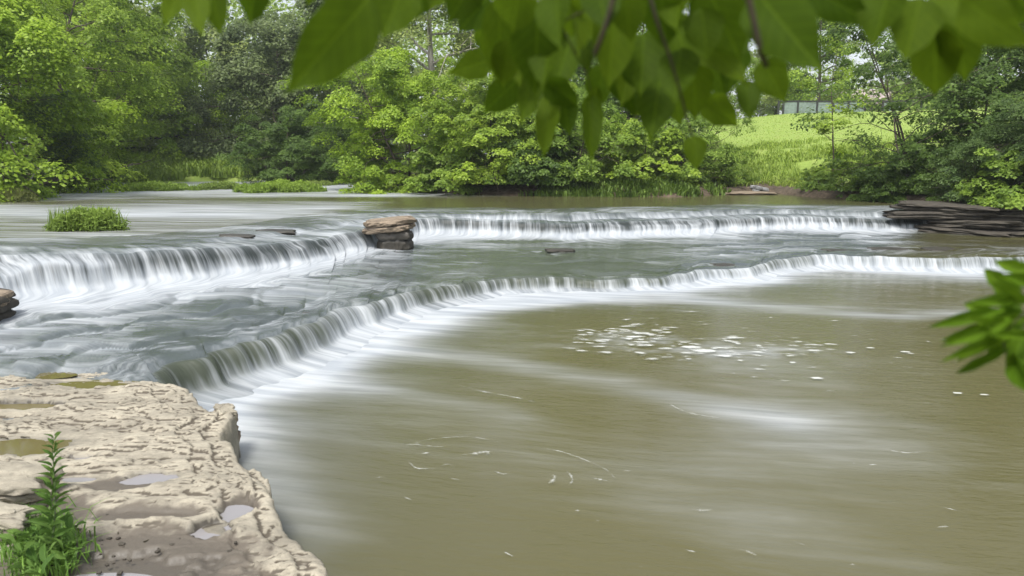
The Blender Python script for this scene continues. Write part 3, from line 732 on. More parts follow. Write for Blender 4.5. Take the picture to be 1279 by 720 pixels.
def make_tree(name, seed, H, R, low, nlimb, nclump, per, leaf, clump_r, droop=.3, flat=.5, bark=None, nstem=1, lean=.05, up=.5, open_=0.0):
    rs = np.random.RandomState(seed); tr = Acc(); ends = []
    r0 = (.018 * H + .03) * (.32 if name in ('sparse',) else .6 if name == 'airy' else 1)
    for s in range(nstem):
        base = np.array([rs.normal() * .25 * (nstem > 1), rs.normal() * .25 * (nstem > 1), -.4])
        d = np.array([rs.normal() * lean * (1 + 2 * (nstem > 1)), rs.normal() * lean * (1 + 2 * (nstem > 1)), 1.0])
        pth = bend_path(base, d, H * .88, rs, 12, .045)
        rad = r0 * (1 - np.linspace(0, 1, 13) * .9) * (1 if nstem == 1 else .55); rad[0] *= 1.4
        tr.add(*tube(pth, rad, 8))
        for k in range(nlimb):
            h = low * .6 + (1 - low * .6) * ((k + rs.rand()) / nlimb); idx = h * 12 * .95; i0 = int(min(idx, 11)); q = idx - i0
            p0 = pth[i0] * (1 - q) + pth[i0 + 1] * q; az = k * 2.4 + rs.rand() * .9 + s * 1.3
            env = R * math.sqrt(max(.12, 1 - ((h - .45) / .62) ** 2)) * (.75 + .4 * rs.rand())
            lp = bend_path(p0, (math.cos(az), math.sin(az), up * (.3 + h)), env, rs, 7, .13, (0, 0, -.25 * (1 - h)))
            rr = rad[i0] * .5; tr.add(*tube(lp, rr * (1 - np.linspace(0, 1, 8) * .82), 5)); ends += [lp[5], lp[-1], lp[-1], lp[4]]
            for j in range(3):
                i1 = 2 + j + rs.randint(2); dd_ = lp[i1] - lp[i1 - 1]; dd_ = dd_ / np.linalg.norm(dd_) + rs.normal(size=3) * .7
                sp = bend_path(lp[i1], dd_, env * .5, rs, 4, .15)
                tr.add(*tube(sp, rr * .38 * (1 - np.linspace(0, 1, 5) * .8), 4)); ends += [sp[-1], sp[3]]
        ends.append(pth[-1])
    ends = np.array(ends)
    cs = ends[rs.randint(len(ends), size=nclump)] + rs.normal(size=(nclump, 3)) * np.array([.55, .55, .45]) * clump_r
    cs[:, 2] = np.maximum(cs[:, 2], .25 + clump_r * .2)
    cen = np.array([0, 0, H * .5])
    V = []; T = []; nrm = []
    allC, allN, allT = [], [], []
    for c in cs:
        n = max(10, int(per * (.5 + rs.rand()))); cr = clump_r * (.6 + .8 * rs.rand())
        p = rs.normal(size=(n, 3)); p /= np.linalg.norm(p, axis=1)[:, None]; p *= (rs.rand(n, 1) ** .45)
        # a clump is a few drooping sprays
        out = (c - cen) * np.array([1, 1, .2]); out = out / (np.linalg.norm(out) + 1e-6)
        q = p * np.array([cr, cr, cr * flat]); rr = np.hypot(p[:, 0], p[:, 1]); q[:, 2] -= droop * cr * rr ** 2
        C = c + q; nr = np.array([0, 0, 1.0]) + .55 * out + .6 * p + rs.normal(size=(n, 3)) * .45
        allC.append(C); allN.append(nr); allT.append(np.clip(.5 + (rs.rand() - .5) * .7 + rs.normal(size=n) * .16 , 0, 1))
    C = np.concatenate(allC); N = np.concatenate(allN); T = np.concatenate(allT)
    C[:, 2] = np.maximum(C[:, 2], .05)
    v, f = leaf_quads(C, N, leaf, leaf * .62, rs)
    crown = mesh_np(name + '_crown', v, f, M_LEAF, False, {'tint': np.repeat(T, 4)})
    trunk = tr.mesh(name + '_trunk', bark or M_BARK)
    return trunk, crown
PROTO = {
    'tall': make_tree('tall', 1, 17, 5.5, .15, 22, 210, 170, .27, 1.15, .35, .45),
    'tall2': make_tree('tall2', 2, 18, 5.0, .2, 22, 200, 170, .26, 1.05, .3, .5),
    'spray': make_tree('spray', 3, 13, 5.2, .08, 26, 320, 270, .155, .85, .75, .28, up=.25),
    'round': make_tree('round', 4, 11, 4.8, .12, 24, 260, 190, .19, .85, .25, .6),
    'bank': make_tree('bank', 5, 8, 4.0, .03, 24, 330, 250, .13, .62, .6, .30, up=.2, nstem=2),
    'shrub': make_tree('shrub', 6, 3.4, 2.3, .02, 12, 170, 120, .13, .42, .5, .35, nstem=4, up=.3),
    'shrub2': make_tree('shrub2', 7, 2.6, 2.1, .02, 10, 150, 120, .15, .38, .6, .30, nstem=4, up=.25),
    'airy': make_tree('airy', 8, 12, 4.6, .2, 15, 105, 85, .20, .80, .2, .45, nstem=3, lean=.10),
    'sparse': make_tree('sparse', 9, 11, 2.2, .42, 9, 36, 55, .22, .62, .2, .5),
    'far': make_tree('far', 10, 20, 7.0, .2, 20, 190, 120, .42, 1.5, .3, .5),
    'silver': make_tree('silver', 11, 17, 5.5, .1, 24, 240, 150, .21, 1.0, .3, .5, bark=M_PALEBARK),
}
def plant(name, kind, label, cat, px, Y, sc, color, rz, group=None, sxy=1.0, dz=0.0, X=None):
    x = at_y(px, 200, Y)[0] if X is None else X
    t = thing(name, label, cat, (x, Y, gz(x, Y) + dz), group)
    t.rotation_euler[2] = rz
    t.scale = (sc * sxy, sc * sxy, sc)
    tm, cm = PROTO[kind]
    a = link('trunk' if cat == 'tree' else 'stem', tm, t); b = link('crown' if cat == 'tree' else 'foliage', cm, t)
    b.color = (*color, 1); a.color = (*color, 1); return t
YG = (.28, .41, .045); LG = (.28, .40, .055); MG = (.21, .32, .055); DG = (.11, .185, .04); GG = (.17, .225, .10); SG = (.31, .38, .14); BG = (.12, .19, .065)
G1 = 'trees along the river banks'; G2 = 'shrubs along the river banks'
TREES = [
 # left bank
 ('tree', 'spray', 'bright yellow-green tree leaning in at the left edge of the picture', 0, 35, 1.15, YG, .3, 1.0),
 ('tree', 'spray', 'dark drooping tree over the water under the bright left-edge tree', -20, 38, .85, BG, 1.9, 1.0),
 ('tree', 'spray', 'mid-green feathery tree just right of the bright left-edge tree', 60, 47, 1.25, LG, 2.6, 1.0),
 ('tree', 'tall', 'tall light green tree rising behind the feathery left bank trees', 110, 60, 1.2, LG, .9, 1.0),
 ('tree', 'spray', 'soft green drooping tree above the left end of the grassy bar', 150, 68, 1.35, LG, 4.0, 1.0),
 ('tree', 'tall2', 'tall pale tree with sky gaps left of the grey-green round tree', 195, 68, 1.15, SG, 1.1, 1.0),
 ('tree', 'round', 'yellow-green bushy tree behind the middle of the grassy bar', 240, 72, 1.15, YG, 2.0, 1.0),
 ('tree', 'round', 'low bright green tree just left of the grey-green round tree', 290, 73, 1.05, LG, 5.0, 1.0),
 ('tree', 'round', 'large grey-green round-headed tree upstream of the grassy bar', 350, 67, 1.5, GG, 3.1, 1.0),
 ('tree', 'bank', 'dark low tree hanging over the channel under the grey-green tree', 355, 52, .95, DG, .5, 1.1),
 ('tree', 'bank', 'dark grey-green bank tree at the mouth of the far channel', 410, 58, 1.15, BG, 1.5, 1.0),
 ('tree', 'tall2', 'tall dark-limbed tree standing over the far channel', 420, 66, 1.1, GG, 2.3, 1.0),
 ('tree', 'far', 'tall pale green tree crowning the view behind the grassy bar', 270, 88, 1.0, SG, 2.3, 1.0),
 ('tree', 'far', 'pale tall tree behind the dark-limbed tree over the far channel', 400, 86, 1.0, SG, 4.3, 1.0),
 # centre
 ('tree', 'bank', 'bright light green tree with leaves down to the water right of the far channel', 515, 41, 1.12, YG, 3.4, .95),
 ('tree', 'silver', 'silvery pale-leaved tall tree behind the bright bank tree', 560, 52, 1.1, SG, 4.4, 1.0),
 ('tree', 'bank', 'mid-green bank tree between the bright bank tree and the tangled hollow', 610, 39, .85, LG, .2, 1.1),
 ('tree', 'silver', 'silvery tall tree behind the hanging leaves at picture centre', 690, 54, 1.05, SG, 1.2, 1.0),
 ('tree', 'bank', 'deep green bank tree left of the tangled hollow', 700, 40, .80, MG, 2.9, 1.1),
 ('tree', 'round', 'dark tree behind the tangled hollow', 790, 46, .95, DG, 1.0, 1.0),
 ('tree', 'airy', 'dark small-leaved tree at the left side of the lawn opening', 862, 42, .62, MG, 2.2, .85),
 # right
 ('sapling', 'sparse', 'thin straight sapling standing alone before the lawn', 1041, 37, .72, LG, 1.0, 1.0),
 ('tree', 'airy', 'many-stemmed open tree at the right side of the lawn opening', 1148, 31.5, .80, DG, .4, 1.0),
 ('tree', 'spray', 'dark dense tree at the right edge above the rock ledge', 1285, 29, .80, DG, 2.0, .9),
 ('tree', 'bank', 'mid-green drooping tree low at the right edge over the ledge', 1308, 24.5, .50, BG, 4.1, 1.0),
 ('tree', 'airy', 'thin wiry tree between the many-stemmed tree and the dark right-edge tree', 1215, 36, .85, DG, 3.1, .9),
 # beyond the lawn
 ('tree', 'far', 'light green park tree standing just behind the fence', 1018, 86, .72, LG, .0, .9),
 ('tree', 'far', 'pale park tree behind the left end of the fence', 965, 92, .70, SG, 1.4, .9),
 ('tree', 'far', 'park tree beyond the right end of the fence', 1130, 96, .72, LG, 2.4, .9),
 ('tree', 'far', 'park tree far beyond the dark right-edge trees', 1230, 92, .72, MG, 3.4, 1.0),
]
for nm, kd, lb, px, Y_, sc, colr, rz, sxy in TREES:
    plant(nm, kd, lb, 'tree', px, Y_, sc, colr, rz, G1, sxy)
SHRUBS = [
 ('shrub', 'dark shrub at the waterline at the left edge', -10, 39, .9, DG),
 ('shrub', 'dark shrub overhanging the riffle left of the grassy bar', 55, 44, 1.1, DG),
 ('shrub', 'dark shrub where the left bank meets the grassy bar', 105, 46, 1.1, BG),
 ('shrub', 'dusky shrub behind the left part of the grassy bar', 160, 74, 1.2, BG),
 ('shrub', 'yellow-green shrub at the back of the grassy bar', 240, 76, 1.2, LG),
 ('shrub', 'dark shrub below the grey-green round tree', 325, 66, 1.2, DG),
 ('shrub', 'small dark shrub by the far riffle', 388, 57, 1.1, DG),
 ('shrub', 'leafy shrub at the foot of the bright bank tree', 500, 40, 1.0, LG),
 ('shrub2', 'leafy shrub touching the water right of the bright bank tree', 560, 37.5, 1.05, MG),
 ('shrub', 'layered green shrub on the far shore above the centre of the falls', 625, 36.5, 1.15, LG),
 ('shrub2', 'low dark shrub on the far shore below the layered shrubs', 665, 36.0, 1.05, DG),
 ('shrub', 'broad green shrub under the tip of the lowest hanging leaf pair', 715, 36.5, 1.2, MG),
 ('shrub2', 'light green shrub right of the tangled hollow', 800, 36.5, 1.15, LG),
 ('shrub', 'dark rounded shrub left of the flat shore rocks', 850, 38, 1.05, MG),
 ('shrub', 'dark shrub at the lower left corner of the lawn', 900, 39, .6, MG),
 ('shrub2', 'small leafy shrub at the foot of the sapling', 1025, 34.5, .42, MG),
 ('shrub', 'green shrub on the bank right of the sapling', 1075, 32.5, .5, MG),
 ('shrub2', 'dark shrub above the bare dirt bank', 1110, 30.5, .62, DG),
 ('shrub', 'dense shrub beneath the many-stemmed tree', 1155, 29.5, .75, DG),
 ('shrub', 'dark shrub on top of the rock ledge', 1225, 25.4, .62, BG),
 ('shrub2', 'light leafy shrub hanging over the right end of the ledge', 1278, 24, .75, MG),
 ('shrub2', 'low dark shrub at the left end of the rock ledge', 1160, 26.6, .55, DG),
 ('shrub', 'tall dark shrub behind the ledge at the right edge', 1262, 27.5, 1.2, DG),
]
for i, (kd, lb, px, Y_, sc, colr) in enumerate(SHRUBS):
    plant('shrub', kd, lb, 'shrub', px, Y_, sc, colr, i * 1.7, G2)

# far wood that closes the view
rs = np.random.RandomState(77)
n = 2300
th = rs.uniform(-1.05, .95, n); rad = rs.uniform(88, 125, n); cx = np.sin(th) * rad; cy = np.cos(th) * rad
toph = 22 + 5 * fbm(th * 9, th * 0, 8, 3) * 2 - 10.0 * sstep(.20, .42, th); chh = toph * rs.rand(n) ** .8
cc = np.column_stack([cx, cy, chh + 1.5]); cc = cc[~((th > .26) & (th < .50) & (rad < 100))]
allC, allN, allT = [], [], []
for c in cc:
    m_ = 46; p = rs.normal(size=(m_, 3)) * np.array([1.5, 1.5, .9]); allC.append(c + p); allN.append(rs.normal(size=(m_, 3)) * .6 + [0, -.4, 1]); allT.append(np.clip(.5 + (rs.rand() - .5) * .8 + rs.normal(size=m_) * .12, 0, 1))
v, f = leaf_quads(np.concatenate(allC), np.concatenate(allN), .62, .42, rs)
o = link('distant_wood', mesh_np('distant_wood', v, f, M_LEAF, False, {'tint': np.repeat(np.concatenate(allT), 4)}), kind='stuff', label='far green wood closing the view behind the river', category='wood')
o.color = (.24, .34, .075, 1)

# grass
def grass_mesh(name, pts, hgt, wid, rs, lean=.35, leafy=0.0):
    n = len(pts); az = rs.rand(n) * 6.283; h = hgt * (.55 + .7 * rs.rand(n)); l = lean * h * (rs.rand(n) * 1.6)
    dx, dy = np.cos(az), np.sin(az); px_, py_ = -dy, dx; wd = wid * (.7 + .6 * rs.rand(n))
    b = pts; D = np.stack([dx, dy, dx * 0], 1); Pp = np.stack([px_, py_, px_ * 0], 1)
    m1 = b + D * (l * .3)[:, None] + np.array([0, 0, 1]) * (h * .6)[:, None]; tip = b + D * l[:, None] + np.array([0, 0, 1]) * (h * (1 - .25 * lean))[:, None]
    V = np.stack([b - Pp * wd[:, None] * .5, b + Pp * wd[:, None] * .5, m1 + Pp * wd[:, None] * .55, m1 - Pp * wd[:, None] * .55, tip + Pp * wd[:, None] * .06, tip - Pp * wd[:, None] * .06], 1).reshape(-1, 3)
    i = np.arange(n)[:, None] * 6; F = np.concatenate([i + [0, 1, 2, 3], i + [3, 2, 4, 5]]).astype(int)
    T = np.repeat(np.clip(.5 + rs.normal(size=n) * .25, 0, 1), 6)
    return mesh_np(name, V, F, M_GRASS, False, {'tint': T})
rs = np.random.RandomState(3)
def patch(label, px, py, wpx, dep, h, n, color, z=1.06, wid=.035, name='reed_patch', lean=.35):
    c = at(px, py, z); wm_ = wpx / FPX * c[1] / 2
    a = rs.rand(n) * 6.283; r_ = rs.rand(n) ** .6 * (1 + .22 * np.sin(a * 3 + px) + .16 * np.sin(a * 7 + px))
    x = np.cos(a) * r_ * wm_; y = np.sin(a) * r_ * dep
    pts = np.stack([x, y, np.zeros(n)], 1)
    keep_ = fbm(x * 1.2 + px, y * 1.2, 8, 2) > -.22 if wm_ > 1.5 else np.ones(n, bool)
    rn = np.hypot(x / wm_, y / dep); env_ = np.clip(1.15 - .55 * rn ** 2 + 1.2 * fbm(x * 1.8 + px, y * 1.8, 9, 3), .3, 1.3)
    pts = pts[keep_]; env_ = env_[keep_]; gv = grass_mesh(name, pts[::2], h, wid * .35, rs, lean)
    hh = h * (.15 + .9 * rs.rand(len(pts) * 5)) * np.repeat(env_, 5) ; bp = np.repeat(pts, 5, 0) + rs.normal(size=(len(pts) * 5, 3)) * [.05, .05, 0]; bp[:, 2] = hh * (.75 + .25 * np.repeat(rs.rand(len(pts)), 5))
    lv, lf = leaf_quads(bp, rs.normal(size=(len(bp), 3)) * .8 + [0, -.5, .5], wid * 2.6, wid * .9, rs)
    m0 = len(gv.vertices); gvv = np.zeros(m0 * 3); gv.vertices.foreach_get('co', gvv); gt = np.zeros(m0); gv.attributes['tint'].data.foreach_get('value', gt)
    gf = np.zeros(len(gv.loops), int); gv.loops.foreach_get('vertex_index', gf); bpy.data.meshes.remove(gv)
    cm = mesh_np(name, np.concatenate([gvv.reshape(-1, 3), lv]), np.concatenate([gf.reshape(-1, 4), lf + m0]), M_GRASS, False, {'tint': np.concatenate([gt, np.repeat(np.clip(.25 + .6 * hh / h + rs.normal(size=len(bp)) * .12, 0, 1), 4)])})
    o = link(name, cm, label=label, category='water plants', group='green plant clumps standing in the river')
    o.location = (c[0], c[1] + dep * .9, z); o.color = (*color, 1); return o
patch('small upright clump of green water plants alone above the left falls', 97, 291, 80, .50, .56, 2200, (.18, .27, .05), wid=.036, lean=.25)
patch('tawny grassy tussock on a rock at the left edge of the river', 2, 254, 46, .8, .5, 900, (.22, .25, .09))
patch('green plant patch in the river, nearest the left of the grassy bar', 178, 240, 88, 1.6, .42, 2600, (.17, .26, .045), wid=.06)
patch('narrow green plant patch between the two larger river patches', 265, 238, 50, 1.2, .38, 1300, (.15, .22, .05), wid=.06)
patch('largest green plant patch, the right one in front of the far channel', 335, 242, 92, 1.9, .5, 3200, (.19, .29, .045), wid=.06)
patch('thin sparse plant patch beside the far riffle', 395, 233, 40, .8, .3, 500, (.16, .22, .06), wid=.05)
# grassy bar upstream
n = 42000
x = rs.uniform(-34, -9, n); y = rs.uniform(45, 72, n)
barpoly = [P1(100, 229), P1(150, 228), P1(190, 229.5), P1(240, 227), P1(300, 227), P1(350, 224), P1(385, 223), P1(392, 219), P1(350, 214), (-12, 74), (-44, 74), P1(80, 222)]
ins = (poly_sd(x, y, barpoly) + fbm(x * .4, y * .4, 3, 3) * 2) > 0; x, y = x[ins], y[ins]
zt = 1.05 + 2.0 * sstep(52, 68, y)
o = link('meadow_grass', grass_mesh('meadow_grass', np.stack([x, y, zt], 1), .75, .10, rs, .5), kind='stuff', label='lush yellow-green grass covering the bar upstream', category='grass'); o.color = (.20, .29, .05, 1)
# bar ground under the grass
bx, by = np.meshgrid(np.arange(-46, -8, .6), np.arange(44, 76, .6)); bs = poly_sd(bx, by, barpoly)
bz = np.where(bs > -1.2, 1.0 + .12 * sstep(-1, .4, bs) + 2.0 * sstep(52, 68, by) * sstep(-.5, 1, bs), .6)
link('gravel_bar', mesh_np('gravel_bar', np.stack([bx, by, bz], -1).reshape(-1, 3), grid_faces(*bx.shape), M_GROUND, True, {'green': np.full(bx.size, .9)}), kind='structure')
# bank grass at the lawn's foot and along the far shore
n = 120000
x = rs.uniform(2, 30, n); y = rs.uniform(27, 50, n); d_ = -poly_sd(x, y, river)
pr = sstep(.6, 2.4, d_) * (.25 + .75 * sstep(14, 4, d_)) * sstep(-.15, .1, fbm(x * .6, y * .6, 88, 3)); kx = rs.rand(n) < pr; x, y = x[kx], y[kx]
o = link('bank_grass', grass_mesh('bank_grass', np.stack([x, y, ground_z(x, y) - .02], 1), .28, .028, rs, .9), kind='stuff', label='long grass on the bank below the lawn', category='grass'); o.color = (.27, .37, .07, 1)
n = 70000
x = rs.uniform(4, 60, n); y = rs.uniform(42, 90, n); d_ = -poly_sd(x, y, river)
o = link('lawn_grass', grass_mesh('lawn_grass', np.stack([x, y, ground_z(x, y) - .02], 1), .07, .035, rs, .6), kind='stuff', label='short bright mown lawn grass rising to the fence', category='grass'); o.color = (.30, .40, .08, 1)
n = 9000
tt = rs.rand(n); x = np.interp(tt, [0, 1], [-8, 11.5]); y = 33.6 + rs.rand(n) * 2.5; d_ = -poly_sd(x, y, river); kx = (d_ > -.1) & (fbm(x * .5, y * .5, 5, 3) > -.05)
x, y = x[kx], y[kx]
o = link('shore_grass', grass_mesh('shore_grass', np.stack([x, y, ground_z(x, y) - .02], 1), .4, .06, rs, .6), kind='stuff', label='grass tufts at the waterline of the far shore', category='grass'); o.color = (.14, .22, .045, 1)

# tangled bare twigs in the hollow, a fallen branch, a bare limb
def twig_thing(name, label, cat, spec, mat):
    A = Acc()
    for pth, r0, r1 in spec: A.add(*tube(pth, np.linspace(r0, r1, len(pth)), 5))
    return link(name, A.mesh(name, mat), label=label, category=cat)
rs = np.random.RandomState(9); sp = []
for i in range(60):
    a = at_y(rs.uniform(755, 805), rs.uniform(165, 238), 38 + rs.rand() * 1.5); sp.append((bend_path(a, (rs.normal() * .5, rs.normal() * .3, rs.uniform(-.8, 1)), rs.uniform(.8, 2.2), rs, 6, .2), .022, .006))
twig_thing('brushwood', 'tangle of bare brown twigs in the dark hollow of the far bank', 'brushwood', sp, M_BARK)
a = at_y(34, 232, 36); b = at_y(62, 196, 37)
pth = [a + (b - a) * t + np.array([0, 0, .12 * math.sin(t * 5)]) for t in np.linspace(0, 1, 9)]
twig_thing('fallen_branch', 'pale dead branch slanting up from the water at the dark left bank', 'branch', [(pth, .05, .02), (bend_path(pth[4], (-.6, 0, .8), .9, rs, 5), .025, .008)], M_PALEBARK)
for (px, py, ex, ey), lb in zip(((448, 148, 392, 152), (560, 68, 545, 100), (640, 125, 628, 148)), ('long pale dead branch reaching left out of the bright bank tree over the far channel', 'short pale dead branch in front of the silvery tree', 'small pale dead branch low among the hanging leaves')):
    a = at_y(px, py, 40); b = at_y(ex, ey, 39.5); twig_thing('dead_branch', lb, 'branch', [([a + (b - a) * t + np.array([0, 0, .10 * math.sin(t * 6)]) for t in np.linspace(0, 1, 8)], .035, .015)], M_PALEBARK)

# ------------------------------------------------------------------ fence and house beyond the lawn
M_DARK = mat_simple('dark_paint', (.03, .032, .03), .6, .2, 20, .1)
M_PANEL = mat_simple('grey_screen', (.20, .25, .23), .8, .15, 3, .05)
def box_mesh(name, boxes, mat):
    V = []; F = []
    for (x0, y0, z0, x1, y1, z1) in boxes:
        b = len(V); bv = .08 * min(x1 - x0, y1 - y0, z1 - z0)
        V += [(x, y, z) for z in (z0, z1) for x, y in ((x0, y0), (x1, y0), (x1, y1), (x0, y1))]
        F += [(b, b + 3, b + 2, b + 1), (b + 4, b + 5, b + 6, b + 7), (b, b + 1, b + 5, b + 4), (b + 1, b + 2, b + 6, b + 5), (b + 2, b + 3, b + 7, b + 6), (b + 3, b, b + 4, b + 7)]
    return mesh_np(name, V, F, mat)
YF = 79.0
xs = [at_y(px, 140, YF)[0] for px in (972, 978, 996, 1020, 1040, 1059, 1080, 1102, 1125, 1150)]
zf = [gz(x, YF) for x in xs]
t = thing('fence', 'dark post and rail fence with pale screens along the top of the lawn', 'fence', (xs[0], YF, zf[0]))
for i, x in enumerate(xs):
    link('post', box_mesh('post', [(x - xs[0] - .09, -.09, zf[i] - zf[0] - .3, x - xs[0] + .09, .09, zf[i] - zf[0] + 1.55)], M_DARK), t)
for i in range(len(xs) - 1):
    xa, xb = xs[i] - xs[0], xs[i + 1] - xs[0]; za, zb = zf[i] - zf[0], zf[i + 1] - zf[0]
    def quadbox(lo, hi, dy, nm, mt):
        V = [(xa + .1, -dy, za + lo), (xb - .1, -dy, zb + lo), (xb - .1, dy, zb + lo), (xa + .1, dy, za + lo), (xa + .1, -dy, za + hi), (xb - .1, -dy, zb + hi), (xb - .1, dy, zb + hi), (xa + .1, dy, za + hi)]
        return link(nm, mesh_np(nm, V, [(0, 3, 2, 1), (4, 5, 6, 7), (0, 1, 5, 4), (1, 2, 6, 5), (2, 3, 7, 6), (3, 0, 4, 7)], mt), t)
    quadbox(1.36, 1.52, .05, 'rail', M_DARK)
    if i not in (0, 6, 8): quadbox(.12, 1.34, .02, 'screen', M_PANEL)
hx = at_y(1086, 120, 108)[0]; hz = gz(hx, 108)
t = thing('house', 'pale house with a pinkish grey roof showing through trees beyond the fence', 'house', (hx, 108, hz))
link('wall', box_mesh('wall', [(-5, -4, -.5, 5, 4, 3.0)], mat_simple('pale_siding', (.62, .58, .54), .8, .06, 2, .1)), t)
link('roof', mesh_np('roof', [(-5.5, -4.5, 2.95), (5.5, -4.5, 2.95), (5.5, 4.5, 2.95), (-5.5, 4.5, 2.95), (-5.5, 0, 5.2), (5.5, 0, 5.2)], [(0, 1, 5, 4), (2, 3, 4, 5), (0, 4, 3), (1, 2, 5), (0, 3, 2, 1)], mat_simple('roof_shingle', (.42, .34, .33), .85, .15, 4, .2)), t)
for x in (-2.8, 0, 2.8):
    wn = link('window', box_mesh('window', [(x - .55, -4.05, 1.0, x + .55, -4.003, 2.2)], mat_simple('white_trim', (.75, .75, .75), .6, .03)), t)
    link('pane', box_mesh('pane', [(x - .47, -4.07, 1.08, x + .47, -4.053, 2.12)], M_DARK), wn)

# ------------------------------------------------------------------ leaves near the camera
def near_leaf_mat(name, col, col2, trans):
    k = NT(name); uv = k.attr('lp', True); sp_ = k.n('SeparateXYZ', i_0=uv)
    rnd = k.n('ObjectInfo').outputs['Random']
    y = sp_.outputs[1]; x = k.math('ABSOLUTE', sp_.outputs[0])
    vein = k.math('SINE', k.math('MULTIPLY', k.math('SUBTRACT', y, k.math('MULTIPLY', x, .55)), 44.0))
    mid = k.ramp(x, .0, .03, 1, 0); side = k.math('MULTIPLY', k.ramp(vein, .82, 1.0), .35); vv_ = k.math('MAXIMUM', mid, side)
    nz = k.noise(k.n('TexCoord').outputs['Object'], 5, 4, .6)
    c = k.mix(rnd, col, col2); c = k.mix(k.ramp(nz, .3, .7, 0, .25), c, tuple(z * .6 for z in col)); c = k.mix(k.math('MULTIPLY', vv_, .3), c, tuple(min(1, z * 2.0) for z in col2))
    bp = k.bump(k.math('SUBTRACT', 0.0, vv_), .4, .002)
    d = k.n('BsdfPrincipled', i_Base_Color=c, i_Roughness=.6, i_Normal=bp); d.inputs['Specular IOR Level'].default_value = .14
    tr = k.n('BsdfTranslucent', i_Color=c)
    return k.done(k.n('MixShader', i_0=trans, i_1=d, i_2=tr))
M_NEAR = near_leaf_mat('hanging_leaf', (.062, .118, .006), (.135, .215, .010), .66)
M_NEAR2 = near_leaf_mat('sprig_leaf', (.085, .17, .008), (.15, .26, .014), .45)
M_TWIG = mat_simple('twig_bark', (.040, .032, .014), .8, .3, 60, .3, .002)
def leaf_mesh(name, seed, mat, shape='ovate', fold=.16, curl=.18):
    rs = np.random.RandomState(seed); n = 15; m = 9
    t = np.linspace(0, 1, n)
    if shape == 'ovate': wd = (np.sin(np.pi * t ** .72) ** .85) * (1 - .25 * t); wd[t > .78] *= np.interp(t[t > .78], [.78, 1], [1, .25])
    else: wd = np.sin(np.pi * t ** .9) ** .9
    wd = wd / wd.max(); wd[0] = .03; wd[-1] = .0
    V = []; LP = []
    ph = rs.rand() * 6
    for i in range(n):
        for j in range(m):
            s = (j / (m - 1)) * 2 - 1; x = s * wd[i] * .5 * (1 + .05 * math.sin(t[i] * 17 + ph + (s > 0) * 2))
            z = fold * abs(s) * wd[i] * .6 - curl * (t[i] - .4) ** 2 + .025 * math.sin(t[i] * 9 + s * 2 + ph) * abs(s)
            V.append((x, t[i], z)); LP.append((x, t[i], 0))
    F = grid_faces(n, m)
    m_ = mesh_np(name, V, F, mat, True, {'lp': np.array(LP)}); return m_
LV = [leaf_mesh('leaf', s, M_NEAR, 'ovate', .05 + .05 * (s % 3), .05 + .08 * (s % 2)) for s in range(5)]
LV2 = [leaf_mesh('leaf', s, M_NEAR2, 'lance', .18, .3) for s in range(3)]
def put_leaf(par, base, tip, wid, mesh, rs, roll=.5, normal=None):
    base = Vector(base); tip = Vector(tip); y = (tip - base); L = y.length; y.normalize()
    nrm = Vector(normal) if normal is not None else (Vector((0, 0, CAMZ)) - base).normalized()
    nrm = (nrm + Vector(rs.normal(size=3) * roll)); x = y.cross(nrm).normalized(); z = x.cross(y).normalized()
    M = Matrix((( x.x * wid, y.x * L, z.x * L, base.x), (x.y * wid, y.y * L, z.y * L, base.y), (x.z * wid, y.z * L, z.z * L, base.z), (0, 0, 0, 1)))
    o = link('leaf', mesh, par); o.matrix_local = M if par is None else Matrix.Translation(-par.location) @ M; return o
def px_tube(A, pts, r0, r1):
    P = np.array([at_d(a, b, d) for a, b, d in pts]); t = np.linspace(0, len(P) - 1, 4 * len(P)); Q = np.stack([gsm(np.interp(t, np.arange(len(P)), P[:, i]), 1.2) for i in range(3)], 1)
    A.add(Q, np.zeros((0, 4), int)) if False else A.add(*tube(Q, np.linspace(r0, r1, len(Q)), 6))
rs = np.random.RandomState(21)
def branch(label, twigs, leaves, lm, loc):
    t = thing('overhanging_branch', label, 'branch', loc)
    A = Acc()
    for pts, r0, r1 in twigs: px_tube(A, pts, r0 * .62, r1 * .62)
    m = A.mesh('twig', M_TWIG); o = link('twig', m, t); o.location = -Vector(loc)
    for (bx_, by_, tx, ty, wpx, d) in leaves:
        b = at_d(bx_, by_, d); tp = at_d(tx, ty, d + rs.uniform(-.10, .05))
        put_leaf(t, b, tp, wpx / FPX * d * 1.06, lm[rs.randint(len(lm))], rs, .12 if wpx > 60 else .25)
    return t
B1_ = [(225, -18, 203, 34, 22, 1.15), (240, -22, 252, 48, 28, 1.1), (262, -22, 276, 46, 28, 1.15), (320, -34, 311, 33, 38, 1.05), (388, -26, 385, 9, 20, 1.2), (464, -6, 357, 120, 74, .9), (505, -24, 478, 50, 52, .95), (530, -20, 520, 24, 30, 1.2), (440, -30, 470, 24, 50, 1.0), (420, -30, 436, 14, 40, 1.1)]
branch('green leafy branch dipping into the top left with one very large leaf',
       [([(150, -40, 1.2), (250, -34, 1.15), (350, -40, 1.05), (450, -30, .95), (540, -40, 1.1)], .004, .003), ([(450, -30, .95), (462, -8, .9)], .002, .0015), ([(238, -36, 1.12), (240, -20, 1.1)], .0015, .001)], B1_, LV, tuple(at_d(300, -60, 1.1)))
